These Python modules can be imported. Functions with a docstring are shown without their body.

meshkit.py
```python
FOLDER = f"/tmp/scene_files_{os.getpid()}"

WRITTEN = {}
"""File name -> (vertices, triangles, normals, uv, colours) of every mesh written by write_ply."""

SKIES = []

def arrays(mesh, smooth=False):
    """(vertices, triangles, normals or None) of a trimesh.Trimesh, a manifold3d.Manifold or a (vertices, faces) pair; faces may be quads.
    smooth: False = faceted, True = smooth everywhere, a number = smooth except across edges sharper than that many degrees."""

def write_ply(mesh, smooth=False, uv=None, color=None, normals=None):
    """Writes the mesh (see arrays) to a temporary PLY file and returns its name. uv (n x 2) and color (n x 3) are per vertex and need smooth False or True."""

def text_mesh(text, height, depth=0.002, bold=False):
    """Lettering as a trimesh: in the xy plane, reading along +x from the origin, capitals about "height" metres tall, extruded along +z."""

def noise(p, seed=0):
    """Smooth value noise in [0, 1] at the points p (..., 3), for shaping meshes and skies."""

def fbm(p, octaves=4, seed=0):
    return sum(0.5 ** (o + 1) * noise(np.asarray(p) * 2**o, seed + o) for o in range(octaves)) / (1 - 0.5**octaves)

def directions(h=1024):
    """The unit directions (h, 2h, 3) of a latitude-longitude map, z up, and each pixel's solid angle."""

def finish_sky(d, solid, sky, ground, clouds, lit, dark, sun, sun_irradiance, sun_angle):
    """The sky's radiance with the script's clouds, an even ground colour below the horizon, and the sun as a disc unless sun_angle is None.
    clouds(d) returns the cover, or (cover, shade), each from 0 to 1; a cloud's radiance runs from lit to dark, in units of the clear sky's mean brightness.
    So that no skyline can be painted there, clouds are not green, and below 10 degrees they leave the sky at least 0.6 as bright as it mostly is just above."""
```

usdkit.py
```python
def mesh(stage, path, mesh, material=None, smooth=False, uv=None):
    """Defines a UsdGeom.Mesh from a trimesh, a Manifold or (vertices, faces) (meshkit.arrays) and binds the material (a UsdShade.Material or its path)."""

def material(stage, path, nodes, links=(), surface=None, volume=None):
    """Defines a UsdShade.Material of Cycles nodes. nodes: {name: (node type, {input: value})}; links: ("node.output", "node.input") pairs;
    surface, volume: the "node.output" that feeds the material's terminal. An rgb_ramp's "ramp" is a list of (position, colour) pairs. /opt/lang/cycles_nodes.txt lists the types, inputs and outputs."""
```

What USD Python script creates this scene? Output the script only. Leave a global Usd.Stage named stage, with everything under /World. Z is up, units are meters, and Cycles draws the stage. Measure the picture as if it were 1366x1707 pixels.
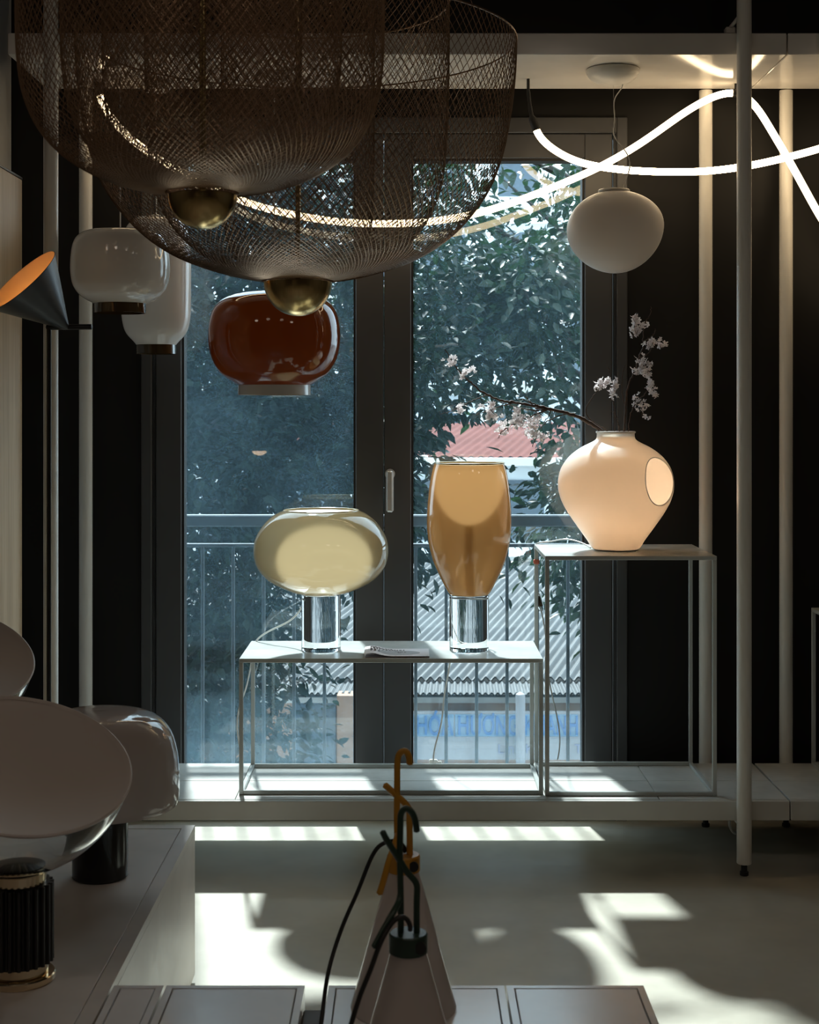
import math, random
import numpy as np, trimesh, manifold3d as m3
from shapely.geometry import Polygon
import usdkit, meshkit
from pxr import Usd, UsdGeom, UsdLux, UsdShade, Gf, Sdf, Vt

rng = np.random.default_rng(7)
random.seed(7)
stage = Usd.Stage.CreateInMemory()
UsdGeom.SetStageUpAxis(stage, UsdGeom.Tokens.z)
UsdGeom.SetStageMetersPerUnit(stage, 1.0)
UsdGeom.Xform.Define(stage, '/World')

# ------------------------------------------------------------------ camera, sky, sun
F, CX, HY, H = 2529.0, 683.0, 685.0, 1.37      # focal length in pixels, vanishing point, eye height
cam = UsdGeom.Camera.Define(stage, '/World/camera')
cam.CreateHorizontalApertureAttr(24.0)
cam.CreateVerticalApertureAttr(24.0 * 1707 / 1366)
cam.CreateFocalLengthAttr(24.0 * F / 1366)
cam.CreateVerticalApertureOffsetAttr(-(853.5 - HY) / 1366 * 24.0)
cam.CreateClippingRangeAttr(Gf.Vec2f(0.05, 500))
cam.CreateFStopAttr(9.0)
cam.CreateFocusDistanceAttr(4.65)
cam.CreateExposureAttr(0.0)
cam.AddTranslateOp().Set(Gf.Vec3d(0, 0, H))
cam.AddRotateXOp().Set(90.0)

sky = UsdLux.DomeLight.Define(stage, '/World/sky')
sky.CreateIntensityAttr(1.45)
sky.CreateColorAttr(Gf.Vec3f(0.70, 0.87, 1.0))

SUN = np.array([0.165, -1.0, -1.1]); SUN /= np.linalg.norm(SUN)
sun = UsdLux.DistantLight.Define(stage, '/World/sun')
sun.CreateIntensityAttr(2.7)
sun.CreateNormalizeAttr(True)
sun.CreateAngleAttr(3.0)
sun.CreateColorAttr(Gf.Vec3f(0.93, 0.99, 1.0))
_z = -SUN
_x = np.cross([0, 0, 1], _z); _x /= np.linalg.norm(_x)
_y = np.cross(_z, _x)
_m = np.eye(4); _m[0, :3], _m[1, :3], _m[2, :3] = _x, _y, _z
sun.AddTransformOp().Set(Gf.Matrix4d(*_m.ravel().tolist()))


def P(px, py, Y):
    """The point at depth Y that the pixel (px, py) of the photograph shows."""
    return np.array([(px - CX) / F * Y, Y, H - (py - HY) / F * Y])


# ------------------------------------------------------------------ helpers: prims
ROOT = {}
USED = {}


def numbered(parent, name):
    k = USED.get((parent, name), 0)
    USED[(parent, name)] = k + 1
    return name if k == 0 else f'{name}_{k:03d}'


def tag(p, label=None, cat=None, group=None, kind=None):
    for k, v in (('label', label), ('category', cat), ('group', group), ('kind', kind)):
        if v:
            p.SetCustomDataByKey(k, v)
    return p


def thing(name, label, cat, loc, group=None, kind=None):
    path = '/World/' + numbered('/World', name)
    x = UsdGeom.Xform.Define(stage, path)
    x.AddTranslateOp().Set(Gf.Vec3d(*map(float, loc)))
    ROOT[path] = np.asarray(loc, float)
    tag(x.GetPrim(), label, cat, group, kind)
    return path


def part(name, mesh, material, parent='/World', smooth=35, label=None, kind=None):
    path = parent + '/' + numbered(parent, name)
    top = '/'.join(path.split('/')[:3])
    loc = ROOT.get(top, np.zeros(3))
    v, f, n = meshkit.arrays(mesh, smooth)
    m = trimesh.Trimesh(v - loc, f, process=False)
    usdkit.mesh(stage, path, m, material, smooth)
    tag(stage.GetPrimAtPath(path), label, None, None, kind)
    return path


def single(name, mesh, material, label, cat, group=None, smooth=35, kind=None):
    path = part(name, mesh, material, '/World', smooth)
    tag(stage.GetPrimAtPath(path), label, cat, group, kind)
    return path


def struct(name, mesh, material, smooth=False):
    path = part(name, mesh, material, '/World', smooth)
    tag(stage.GetPrimAtPath(path), kind='structure')
    return path


# ------------------------------------------------------------------ helpers: shapes
def join(*ms):
    flat = []
    for m in ms:
        flat += m if isinstance(m, (list, tuple)) else [m]
    return trimesh.util.concatenate(flat)


def box(x0, x1, y0, y1, z0, z1, b=0.0):
    """A box, its edges chamfered by b."""
    lo, hi = np.minimum([x0, y0, z0], [x1, y1, z1]), np.maximum([x0, y0, z0], [x1, y1, z1])
    if b <= 0:
        m = trimesh.creation.box(hi - lo)
        m.apply_translation((lo + hi) / 2)
        return m
    b = min(b, 0.45 * float((hi - lo).min()))
    pts = []
    for sx in (0, 1):
        for sy in (0, 1):
            for sz in (0, 1):
                c = np.where([sx, sy, sz], hi, lo)
                s = np.where([sx, sy, sz], -b, b)
                for k in range(3):
                    q = c + s
                    q[k] = c[k]
                    pts.append(q)
    return trimesh.convex.convex_hull(np.array(pts))


def lathe(prof, n=64, center=(0, 0, 0)):
    """Surface of revolution about z of the (r, z) points; ends with r = 0 close it."""
    prof = np.asarray(prof, float)
    a = np.arange(n) / n * 2 * np.pi
    k = len(prof)
    v = np.stack([prof[:, :1] * np.cos(a), prof[:, :1] * np.sin(a), np.repeat(prof[:, 1:], n, 1)], -1).reshape(-1, 3)
    i, j = np.meshgrid(np.arange(k - 1), np.arange(n), indexing='ij')
    p, q, r, s = i * n + j, i * n + (j + 1) % n, (i + 1) * n + (j + 1) % n, (i + 1) * n + j
    f = np.concatenate([np.stack([p, q, r], -1).reshape(-1, 3), np.stack([p, r, s], -1).reshape(-1, 3)])
    m = trimesh.Trimesh(v, f, process=False)
    m.merge_vertices()
    m.update_faces(m.nondegenerate_faces())
    m.remove_unreferenced_vertices()
    m.apply_translation([0, 0, -m.bounds[:, 2].mean()])
    t = m.triangles
    if np.einsum('ij,ij->', t[:, 0], np.cross(t[:, 1], t[:, 2])) < 0:
        m.invert()
    m.apply_translation(np.asarray(center, float) + [0, 0, (prof[:, 1].max() + prof[:, 1].min()) / 2])
    return m


def spline(pts, n=60):
    """Smooth curve through the points."""
    from scipy.interpolate import PchipInterpolator, CubicSpline
    pts = np.asarray(pts, float)
    d = np.r_[0, np.cumsum(np.linalg.norm(np.diff(pts, axis=0), axis=1) ** 0.7)]
    return CubicSpline(d, pts)(np.linspace(0, d[-1], n))


def smooth_prof(pts, n=48):
    from scipy.interpolate import PchipInterpolator
    pts = np.asarray(pts, float)
    d = np.r_[0, np.cumsum(np.linalg.norm(np.diff(pts, axis=0), axis=1))]
    from scipy.interpolate import Akima1DInterpolator
    return Akima1DInterpolator(d, pts)(np.linspace(0, d[-1], n))


def tube(path, r, n=8, caps=True):
    """Round tube along the points; r is a number or one radius per point."""
    p = np.asarray(path, float)
    r = np.broadcast_to(np.asarray(r, float), (len(p),))
    t = np.gradient(p, axis=0)
    t /= np.maximum(np.linalg.norm(t, axis=1, keepdims=True), 1e-12)
    u = np.cross(t[0], [0, 0, 1.0])
    if np.linalg.norm(u) < 1e-3:
        u = np.cross(t[0], [1.0, 0, 0])
    U = []
    for k in range(len(p)):
        u = u - t[k] * (u @ t[k])
        u /= np.linalg.norm(u)
        U.append(u)
    U = np.array(U)
    W = np.cross(t, U)
    a = np.arange(n) / n * 2 * np.pi
    v = p[:, None] + r[:, None, None] * (np.cos(a)[None, :, None] * U[:, None] + np.sin(a)[None, :, None] * W[:, None])
    k = len(p)
    i, j = np.meshgrid(np.arange(k - 1), np.arange(n), indexing='ij')
    A, B, C, D = i * n + j, i * n + (j + 1) % n, (i + 1) * n + (j + 1) % n, (i + 1) * n + j
    f = [np.stack([A, B, C], -1).reshape(-1, 3), np.stack([A, C, D], -1).reshape(-1, 3)]
    v = v.reshape(-1, 3)
    if caps:
        v = np.vstack([v, p[0] - t[0] * r[0] * 0.5, p[-1] + t[-1] * r[-1] * 0.5])
        b = np.arange(n)
        f.append(np.stack([np.full(n, k * n), (b + 1) % n, b], -1))
        f.append(np.stack([np.full(n, k * n + 1), (k - 1) * n + b, (k - 1) * n + (b + 1) % n], -1))
    return trimesh.Trimesh(v, np.concatenate(f), process=False)


def rod(a, b, r, n=16):
    return tube(np.linspace(a, b, 2), r, n)


def cyl(x, y, z0, z1, r, n=48, b=0.0015):
    return lathe([(0, z0), (r - b, z0), (r, z0 + b), (r, z1 - b), (r - b, z1), (0, z1)], n, (x, y, 0))


def extrude(poly, h):
    return trimesh.creation.extrude_polygon(Polygon(poly), h, engine='earcut')


# ------------------------------------------------------------------ materials
LK = '/World/Looks/'
UsdGeom.Scope.Define(stage, '/World/Looks')


def plain(name, col, rough=0.5, metal=0.0, var=0.06, scale=6.0, coat=0.0, bump=0.0, spec=0.5, stretch=(1, 1, 1)):
    """Principled surface whose colour varies a little with a noise texture."""
    c = np.asarray(col, float)
    nodes = {'g': ('geometry', {}), 'mp': ('mapping', {'scale': stretch}),
             'n': ('noise_texture', {'scale': scale, 'detail': 5.0, 'roughness': 0.6}),
             'r': ('rgb_ramp', {'ramp': [(0.3, tuple(c * (1 - var))), (0.7, tuple(np.minimum(c * (1 + var), 1)))]}),
             'rr': ('map_range', {'from_min': 0.3, 'from_max': 0.7, 'to_min': max(rough - 0.05, 0.02), 'to_max': min(rough + 0.05, 1.0), 'clamp': True}),
             'p': ('principled_bsdf', {'metallic': metal, 'coat_weight': coat, 'specular_ior_level': spec})}
    links = [('g.position', 'mp.vector'), ('mp.vector', 'n.vector'), ('n.fac', 'r.fac'), ('r.color', 'p.base_color'), ('n.fac', 'rr.value'), ('rr.result', 'p.roughness')]
    if bump:
        nodes['b'] = ('bump', {'strength': bump, 'distance': 0.01})
        links += [('n.fac', 'b.height'), ('b.normal', 'p.normal')]
    return usdkit.material(stage, LK + name, nodes, links, surface='p.BSDF')


def emit(name, col, s):
    return usdkit.material(stage, LK + name, {'e': ('emission', {'color': col, 'strength': s})}, surface='e.emission')


def glass(name, col=(1, 1, 1), rough=0.0, ior=1.5):
    return usdkit.material(stage, LK + name, {'p': ('principled_bsdf', {'base_color': col, 'transmission_weight': 1.0, 'roughness': rough, 'ior': ior})}, surface='p.BSDF')


def shell(name, diff, trans, gloss_rough=0.06, mix=0.5, see=0.0, see_col=(1, 1, 1), see_rough=0.3, ior=1.45, see_ior=1.2):
    """Coloured blown glass: diffuse and translucent body, partly see-through with a blur, glossy by the Fresnel law."""
    nodes = {'d': ('diffuse_bsdf', {'color': diff}), 't': ('translucent_bsdf', {'color': trans}), 'm': ('mix_closure', {'fac': mix}),
             'g': ('glossy_bsdf', {'color': (1, 1, 1), 'roughness': gloss_rough}), 'fr': ('fresnel', {}), 'ge': ('geometry', {}), 'io': ('map_range', {'from_min': 0.0, 'from_max': 1.0, 'to_min': ior, 'to_max': 1 / ior}), 'o': ('mix_closure', {})}
    links = [('ge.backfacing', 'io.value'), ('io.result', 'fr.IOR'), ('d.BSDF', 'm.closure1'), ('t.BSDF', 'm.closure2'), ('g.BSDF', 'o.closure2'), ('fr.fac', 'o.fac')]
    body = 'm.closure'
    if see:
        nodes['r'] = ('refraction_bsdf', {'color': see_col, 'roughness': see_rough, 'IOR': see_ior})
        nodes['s'] = ('mix_closure', {'fac': see})
        links += [(body, 's.closure1'), ('r.BSDF', 's.closure2')]
        body = 's.closure'
    links.append((body, 'o.closure1'))
    return usdkit.material(stage, LK + name, nodes, links, surface='o.closure')


M = {}
M['white_metal'] = plain('white_metal', (0.72, 0.70, 0.65), 0.38, var=0.03)
M['shelf_white'] = plain('shelf_white', (0.74, 0.71, 0.66), 0.1, var=0.03, spec=0.6)
M['table_white'] = plain('table_white', (0.46, 0.48, 0.46), 0.28, var=0.03)
M['plinth_white'] = plain('plinth_white', (0.60, 0.59, 0.55), 0.3, var=0.03)
M['cabinet_white'] = plain('cabinet_white', (0.62, 0.57, 0.53), 0.36, var=0.04)
M['module_white'] = plain('module_white', (0.84, 0.84, 0.85), 0.2, var=0.02)
M['floor'] = plain('floor', (0.53, 0.49, 0.405), 0.33, var=0.1, scale=2.2, bump=0.02)
M['black_wall'] = plain('black_wall', (0.010, 0.0096, 0.0092), 0.55, var=0.1, spec=0.25)
M['room_wall'] = plain('room_wall', (0.30, 0.28, 0.26), 0.7, var=0.05)
M['pillar_white'] = plain('pillar_white', (0.55, 0.55, 0.55), 0.6, var=0.04)
M['ceiling'] = plain('ceiling_black', (0.012, 0.012, 0.012), 0.8)
M['frame'] = plain('window_charcoal', (0.052, 0.053, 0.056), 0.42, var=0.06)
M['gasket'] = plain('gasket_black', (0.01, 0.01, 0.011), 0.6)
M['handle'] = plain('handle_silver', (0.62, 0.63, 0.64), 0.3, metal=0.6)
M['black_metal'] = plain('black_metal', (0.013, 0.013, 0.014), 0.35)
M['black_gloss'] = plain('black_gloss', (0.008, 0.008, 0.009), 0.15)
M['black_rubber'] = plain('black_rubber', (0.012, 0.012, 0.012), 0.5)
M['brass'] = plain('brass', (0.62, 0.47, 0.22), 0.24, metal=1.0, var=0.05, scale=3, stretch=(6, 6, 1))
M['gold_ring'] = plain('gold_ring', (0.75, 0.62, 0.42), 0.14, metal=1.0)
M['wire'] = plain('bronze_wire', (0.33, 0.21, 0.13), 0.33, metal=0.7, var=0.1)
M['cord_white'] = plain('cord_white', (0.7, 0.69, 0.66), 0.4)
M['cord_grey'] = plain('cord_grey', (0.42, 0.43, 0.42), 0.4)
M['paper'] = plain('paper', (0.68, 0.63, 0.64), 0.6, var=0.02)
M['paper_grey'] = plain('paper_grey', (0.36, 0.34, 0.35), 0.6)
M['paper_ink'] = plain('paper_ink', (0.2, 0.18, 0.18), 0.6)
M['green_plastic'] = plain('green_plastic', (0.018, 0.045, 0.03), 0.4)
M['orange_plastic'] = plain('orange_plastic', (0.50, 0.24, 0.02), 0.38)
M['cone_shade'] = shell('cone_shade', (0.78, 0.71, 0.68), (0.72, 0.66, 0.62), 0.12, 0.5)
M['smoke_white'] = plain('ring_white', (0.52, 0.5, 0.47), 0.25, coat=0.3)
M['brown_ring'] = plain('ring_brown', (0.05, 0.03, 0.012), 0.12, coat=0.6)
M['opal'] = shell('opal_glass', (0.80, 0.75, 0.70), (0.66, 0.62, 0.58), 0.05, 0.35)
M['opal_satin'] = shell('opal_satin', (0.76, 0.72, 0.68), (0.7, 0.64, 0.58), 0.45, 0.4, ior=1.35)
M['amber_brown'] = shell('amber_brown_glass', (0.16, 0.048, 0.011), (0.30, 0.092, 0.018), 0.04, 0.5)
M['mushroom'] = shell('mushroom_opal', (0.62, 0.55, 0.52), (0.5, 0.44, 0.4), 0.05, 0.3)
M['vase_glass'] = shell('vase_opal', (0.80, 0.76, 0.70), (0.80, 0.70, 0.58), 0.35, 0.36, ior=1.3)
M['vase_rim'] = plain('vase_rim', (0.82, 0.79, 0.75), 0.45)
M['bud_olive'] = shell('bud_olive_glass', (0.24, 0.175, 0.095), (0.29, 0.215, 0.115), 0.03, 0.5, see=0.48, see_col=(0.93, 0.88, 0.72), see_rough=0.45, see_ior=1.15)
M['bud_amber'] = shell('bud_amber_glass', (0.40, 0.225, 0.10), (0.40, 0.22, 0.095), 0.03, 0.5, see=0.36, see_col=(0.95, 0.74, 0.46), see_rough=0.5, see_ior=1.18)
M['clear'] = glass('clear_glass', (0.98, 0.99, 1.0))
M['bowl_glass'] = glass('bowl_glass', (0.93, 0.94, 0.93))
M['reflector'] = plain('reflector_white', (0.60, 0.54, 0.50), 0.55, var=0.02)
M['tube_light'] = emit('tube_light', (1.0, 0.74, 0.44), 7.0)
M['vase_bulb'] = emit('vase_bulb', (1.0, 0.66, 0.40), 38.0)
M['bud_glow'] = emit('bud_glow', (1.0, 0.92, 0.62), 1.15)
M['bud_glow_warm'] = emit('bud_glow_warm', (1.0, 0.78, 0.48), 1.2)
M['flint_led'] = emit('flint_led', (1.0, 0.55, 0.18), 30.0)
M['flint_inside'] = plain('flint_inside', (0.75, 0.55, 0.36), 0.5)
M['lamp_warm'] = emit('lamp_warm', (1.0, 0.66, 0.40), 6.0)
M['unseen_lamp'] = emit('unseen_lamp', (1.0, 0.82, 0.66), 6.0)  # glow of the unseen lamps high above the viewer
M['branch'] = plain('branch_bark', (0.075, 0.04, 0.025), 0.7, var=0.3, scale=60)
M['petal'] = shell('petal', (0.85, 0.80, 0.79), (0.75, 0.66, 0.65), 0.5, 0.4, ior=1.2)
M['bark'] = plain('bark', (0.055, 0.045, 0.035), 0.8, var=0.3, scale=20, bump=0.4)
M['rail'] = plain('railing_steel', (0.085, 0.11, 0.13), 0.4, metal=0.2)
M['roof_grey'] = plain('roof_grey', (0.085, 0.089, 0.09), 0.6, var=0.25, scale=3.0, spec=0.2)
M['roof_red'] = plain('roof_red', (0.15, 0.064, 0.056), 0.9, var=0.15, scale=2, spec=0.03)
M['wall_brown'] = plain('wall_brown', (0.25, 0.145, 0.09), 0.8, var=0.15)
M['wall_cream'] = plain('wall_cream', (0.45, 0.45, 0.42), 0.8, var=0.08, scale=0.6)
M['wall_pale'] = plain('wall_pale', (0.60, 0.66, 0.70), 0.8, var=0.08, scale=0.6)
M['win_dark'] = plain('window_dark', (0.06, 0.09, 0.12), 0.15)
M['awning'] = plain('awning_blue', (0.02, 0.12, 0.30), 0.5, var=0.12, scale=4)
M['awning_pale'] = plain('awning_pale', (0.13, 0.24, 0.34), 0.5)
M['sign_grey'] = plain('sign_grey', (0.24, 0.24, 0.25), 0.5)
M['sign_ink'] = plain('sign_ink', (0.17, 0.20, 0.32), 0.5)
M['street'] = plain('street', (0.22, 0.22, 0.22), 0.8, var=0.2, scale=1)
M['red_tape'] = plain('tape_red', (0.5, 0.13, 0.08), 0.5)

# wood panel: vertical grain
M['wood'] = usdkit.material(stage, LK + 'oak', {
    'g': ('geometry', {}), 'mp': ('mapping', {'scale': (18, 18, 0.7)}), 'n': ('noise_texture', {'scale': 2.0, 'detail': 6.0, 'roughness': 0.65, 'distortion': 0.4}),
    'r': ('rgb_ramp', {'ramp': [(0.25, (0.46, 0.30, 0.17)), (0.5, (0.62, 0.44, 0.27)), (0.75, (0.70, 0.53, 0.35))]}), 'p': ('principled_bsdf', {'roughness': 0.5})},
    [('g.position', 'mp.vector'), ('mp.vector', 'n.vector'), ('n.fac', 'r.fac'), ('r.color', 'p.base_color')], surface='p.BSDF')


def leaf_mat(name, col, trans, rough=0.33, spec=0.32):
    return usdkit.material(stage, LK + name, {
        'g': ('geometry', {}), 'hs': ('hsv', {'color': col}), 'ht': ('hsv', {'color': trans}),
        'mr': ('map_range', {'from_min': 0.0, 'from_max': 1.0, 'to_min': 0.6, 'to_max': 1.5}),
        'p': ('principled_bsdf', {'roughness': rough, 'specular_ior_level': spec}), 't': ('translucent_bsdf', {}), 'm': ('mix_closure', {'fac': 0.3})},
        [('g.random_per_island', 'mr.value'), ('mr.result', 'hs.value'), ('mr.result', 'ht.value'), ('hs.color', 'p.base_color'), ('ht.color', 't.color'),
         ('p.BSDF', 'm.closure1'), ('t.BSDF', 'm.closure2')], surface='m.closure')


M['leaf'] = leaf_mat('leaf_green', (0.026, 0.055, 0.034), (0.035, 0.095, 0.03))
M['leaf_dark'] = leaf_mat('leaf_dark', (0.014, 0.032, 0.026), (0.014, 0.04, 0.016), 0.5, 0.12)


def pane_mat(name, dust, foot=0.0):
    """Window pane: clear, reflecting by the Fresnel law, with a film of dust and specks that scatter the sunlight."""
    return usdkit.material(stage, LK + name, {
        'tr': ('transparent_bsdf', {'color': (0.93, 0.97, 0.97)}), 'gl': ('glossy_bsdf', {'color': (1, 1, 1), 'roughness': 0.0}), 'fr': ('fresnel', {}), 'io': ('map_range', {'from_min': 0.0, 'from_max': 1.0, 'to_min': 1.5, 'to_max': 1 / 1.5}),
        'mx': ('mix_closure', {}), 'g': ('geometry', {}),
        'n1': ('noise_texture', {'scale': 1.6, 'detail': 6.0, 'roughness': 0.65}),
        'r1': ('map_range', {'from_min': 0.35, 'from_max': 0.75, 'to_min': 0.35 * dust, 'to_max': 1.5 * dust, 'clamp': True}),
        'v': ('voronoi_texture', {'scale': 170.0}),
        'r2': ('map_range', {'from_min': 0.16, 'from_max': 0.10, 'to_min': 0.0, 'to_max': 5.0 * dust, 'clamp': True}),
        'ad': ('math', {'math_type': 'add', 'use_clamp': True}),
        'sp': ('separate_xyz', {}), 'zz': ('map_range', {'from_min': 0.52, 'from_max': 0.08, 'to_min': 0.0, 'to_max': foot, 'clamp': True}), 'a2': ('math', {'math_type': 'add', 'use_clamp': True}),
        'du': ('translucent_bsdf', {'color': (0.36, 0.62, 0.80)}), 'o': ('mix_closure', {})},
        [('g.backfacing', 'io.value'), ('io.result', 'fr.IOR'), ('fr.fac', 'mx.fac'), ('tr.BSDF', 'mx.closure1'), ('gl.BSDF', 'mx.closure2'), ('g.position', 'n1.vector'), ('n1.fac', 'r1.value'),
         ('g.position', 'v.vector'), ('v.distance', 'r2.value'), ('r1.result', 'ad.value1'), ('r2.result', 'ad.value2'), ('g.position', 'sp.vector'), ('sp.z', 'zz.value'), ('ad.value', 'a2.value1'), ('zz.result', 'a2.value2'), ('a2.value', 'o.fac'),
         ('mx.closure', 'o.closure1'), ('du.BSDF', 'o.closure2')], surface='o.closure')


M['pane_left'] = pane_mat('pane_left', 0.016, 0.05)
M['pane_right'] = pane_mat('pane_right', 0.011, 0.03)

# ------------------------------------------------------------------ the room
YW = 5.08                                     # room face of the window wall
X0, X1 = (240 - CX) / F * YW, (1042 - CX) / F * YW       # opening
ZT = H + (HY - 200) / F * YW
struct('floor', box(-3.6, 3.6, -4.2, 5.30, -0.12, 0), M['floor'])
struct('ceiling', box(-3.6, 3.6, -4.2, 5.30, 3.3, 3.42), M['ceiling'])
struct('wall_window', join(box(-3.6, X0, YW, YW + 0.2, 0, 3.3), box(X1, 3.6, YW, YW + 0.2, 0, 3.3), box(X0, X1, YW, YW + 0.2, ZT, 3.3)), M['black_wall'])
struct('wall_left', box(-3.72, -3.6, -4.2, 5.28, 0, 3.3), M['room_wall'])
struct('wall_right', box(3.6, 3.72, -4.2, 5.28, 0, 3.3), M['room_wall'])
struct('wall_back', box(-3.6, 3.6, -4.32, -4.2, 0, 3.3), M['room_wall'])
struct('pillar_left', box(-1.75, (18 - CX) / F * 5.06, 4.55, 5.07, 0, 3.29, 0.004), M['pillar_white'])
# casing round the opening, moulded in two steps
ys = YW - 0.012
struct('trim_1', join(box(X0 - 0.008, X0 + 0.028, ys, YW + 0.12, 0, ZT + 0.008, 0.003), box(X0 + 0.028, X0 + 0.036, ys + 0.02, YW + 0.1, 0, ZT - 0.03)), M['frame'])
struct('trim_2', join(box(X1 - 0.028, X1 + 0.008, ys, YW + 0.12, 0, ZT + 0.008, 0.003), box(X1 - 0.036, X1 - 0.028, ys + 0.02, YW + 0.1, 0, ZT - 0.03)), M['frame'])
struct('trim_3', box(X0 + 0.028, X1 - 0.028, ys, YW + 0.12, ZT - 0.045, ZT + 0.008, 0.003), M['frame'])
struct('trim_4', box(X0 + 0.028, X1 - 0.028, ys, YW + 0.12, 0.0, 0.03, 0.003), M['frame'])
# window leaves
YG = 5.115


def leaf_window(name, xa, ga, gb, xb, pane, handle_x=None):
    p = thing(name, None, None, ((xa + xb) / 2, YG, 0.03), kind='structure')
    zt, zg, zb = ZT - 0.047, H + (HY - 267) / F * YG, 0.032
    y0, y1 = YW - 0.006, YW + 0.07
    part('stile', box(xa, ga, y0, y1, zb, zt, 0.003), M['frame'], p, False)
    part('stile', box(gb, xb, y0, y1, zb, zt, 0.003), M['frame'], p, False)
    part('rail', box(ga, gb, y0, y1, zg, zt, 0.003), M['frame'], p, False)
    part('rail', box(ga, gb, y0, y1, zb, 0.085, 0.003), M['frame'], p, False)
    g = 0.007
    part('gasket', join(box(ga, ga + g, y0 + 0.012, y1, 0.085, zg), box(gb - g, gb, y0 + 0.012, y1, 0.085, zg), box(ga + g, gb - g, y0 + 0.012, y1, zg - g, zg), box(ga + g, gb - g, y0 + 0.012, y1, 0.085, 0.085 + g)), M['gasket'], p, False)
    part('pane', box(ga + g, gb - g, YG, YG + 0.006, 0.085 + g, zg - g), pane, p, False)
    if handle_x:
        c = P(handle_x, 790, y0)
        part('handle', join(trimesh.creation.cylinder(0.017, 0.012, sections=32).apply_transform(trimesh.transformations.rotation_matrix(math.pi / 2, (1, 0, 0))).apply_translation(c + [0, -0.006, 0]),
                            rod(c, c + [0, -0.05, 0], 0.008), box(c[0] - 0.0125, c[0] + 0.0125, y0 - 0.058, y0 - 0.04, c[2] - 0.125, c[2] + 0.012, 0.006)), M['handle'], p, 40, label='silver lever handle pointing down')
    return p


def xw(px, Y=YW):
    return (px - CX) / F * Y


leaf_window('window_1', xw(260), xw(303), xw(593), xw(639.3), M['pane_left'])
leaf_window('window_2', xw(640.7), xw(686), xw(975), xw(1021), M['pane_right'], 650.5)

# ------------------------------------------------------------------ the steel frame with its overhead shelf, the long platform under it
PR = 0.0218
ZP, ZPb = H - 1.1566, 0.155                   # platform top and underside
ZS, ZSt = H + 594 / 562, H + 630 / 562        # overhead shelf underside and top
YF, YB = 4.5, 4.98


def pole(parent, x, y):
    a = part('pole', cyl(x, y, 0.035, 3.29 if y < 4.6 else ZS - 0.0005, PR, 40), M['white_metal'], parent)
    part('foot', join(cyl(x, y, 0.0, 0.012, 0.013, 24), cyl(x, y, 0.01, 0.036, 0.009, 20)), M['black_rubber'], a)


fr = thing('pole_rack', 'white steel pole rack carrying the long overhead shelf in front of the window', 'display rack', (0, 4.75, 0))
for px, y in ((84.7, YF - 0.024), (1241.2, YF - 0.024), (143, 5.0), (1177, 5.0)):
    pole(fr, (px - CX) / F * y, y)
xs = (1312 - CX) / F * YF
part('overhead_shelf', box((13 - CX) / F * YF, xs, YF, YB, ZS, ZSt, 0.002), M['shelf_white'], fr, False)
part('shelf_bracket', join(box(0.94, 0.972, YF + 0.01, YF + 0.04, ZSt, ZSt + 0.022, 0.004), rod((0.956, YF + 0.025, ZSt + 0.02), (0.975, YF + 0.0, ZSt + 0.045), 0.006)), M['white_metal'], fr)
fr2 = thing('pole_rack', 'neighbouring white steel rack at the right edge, showing one rear pole and its shelf end', 'display rack', (1.9, 4.75, 0))
for px, y in ((1311, 5.0), (1381, YF - 0.024)):
    pole(fr2, (px - CX) / F * y, y)
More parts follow.
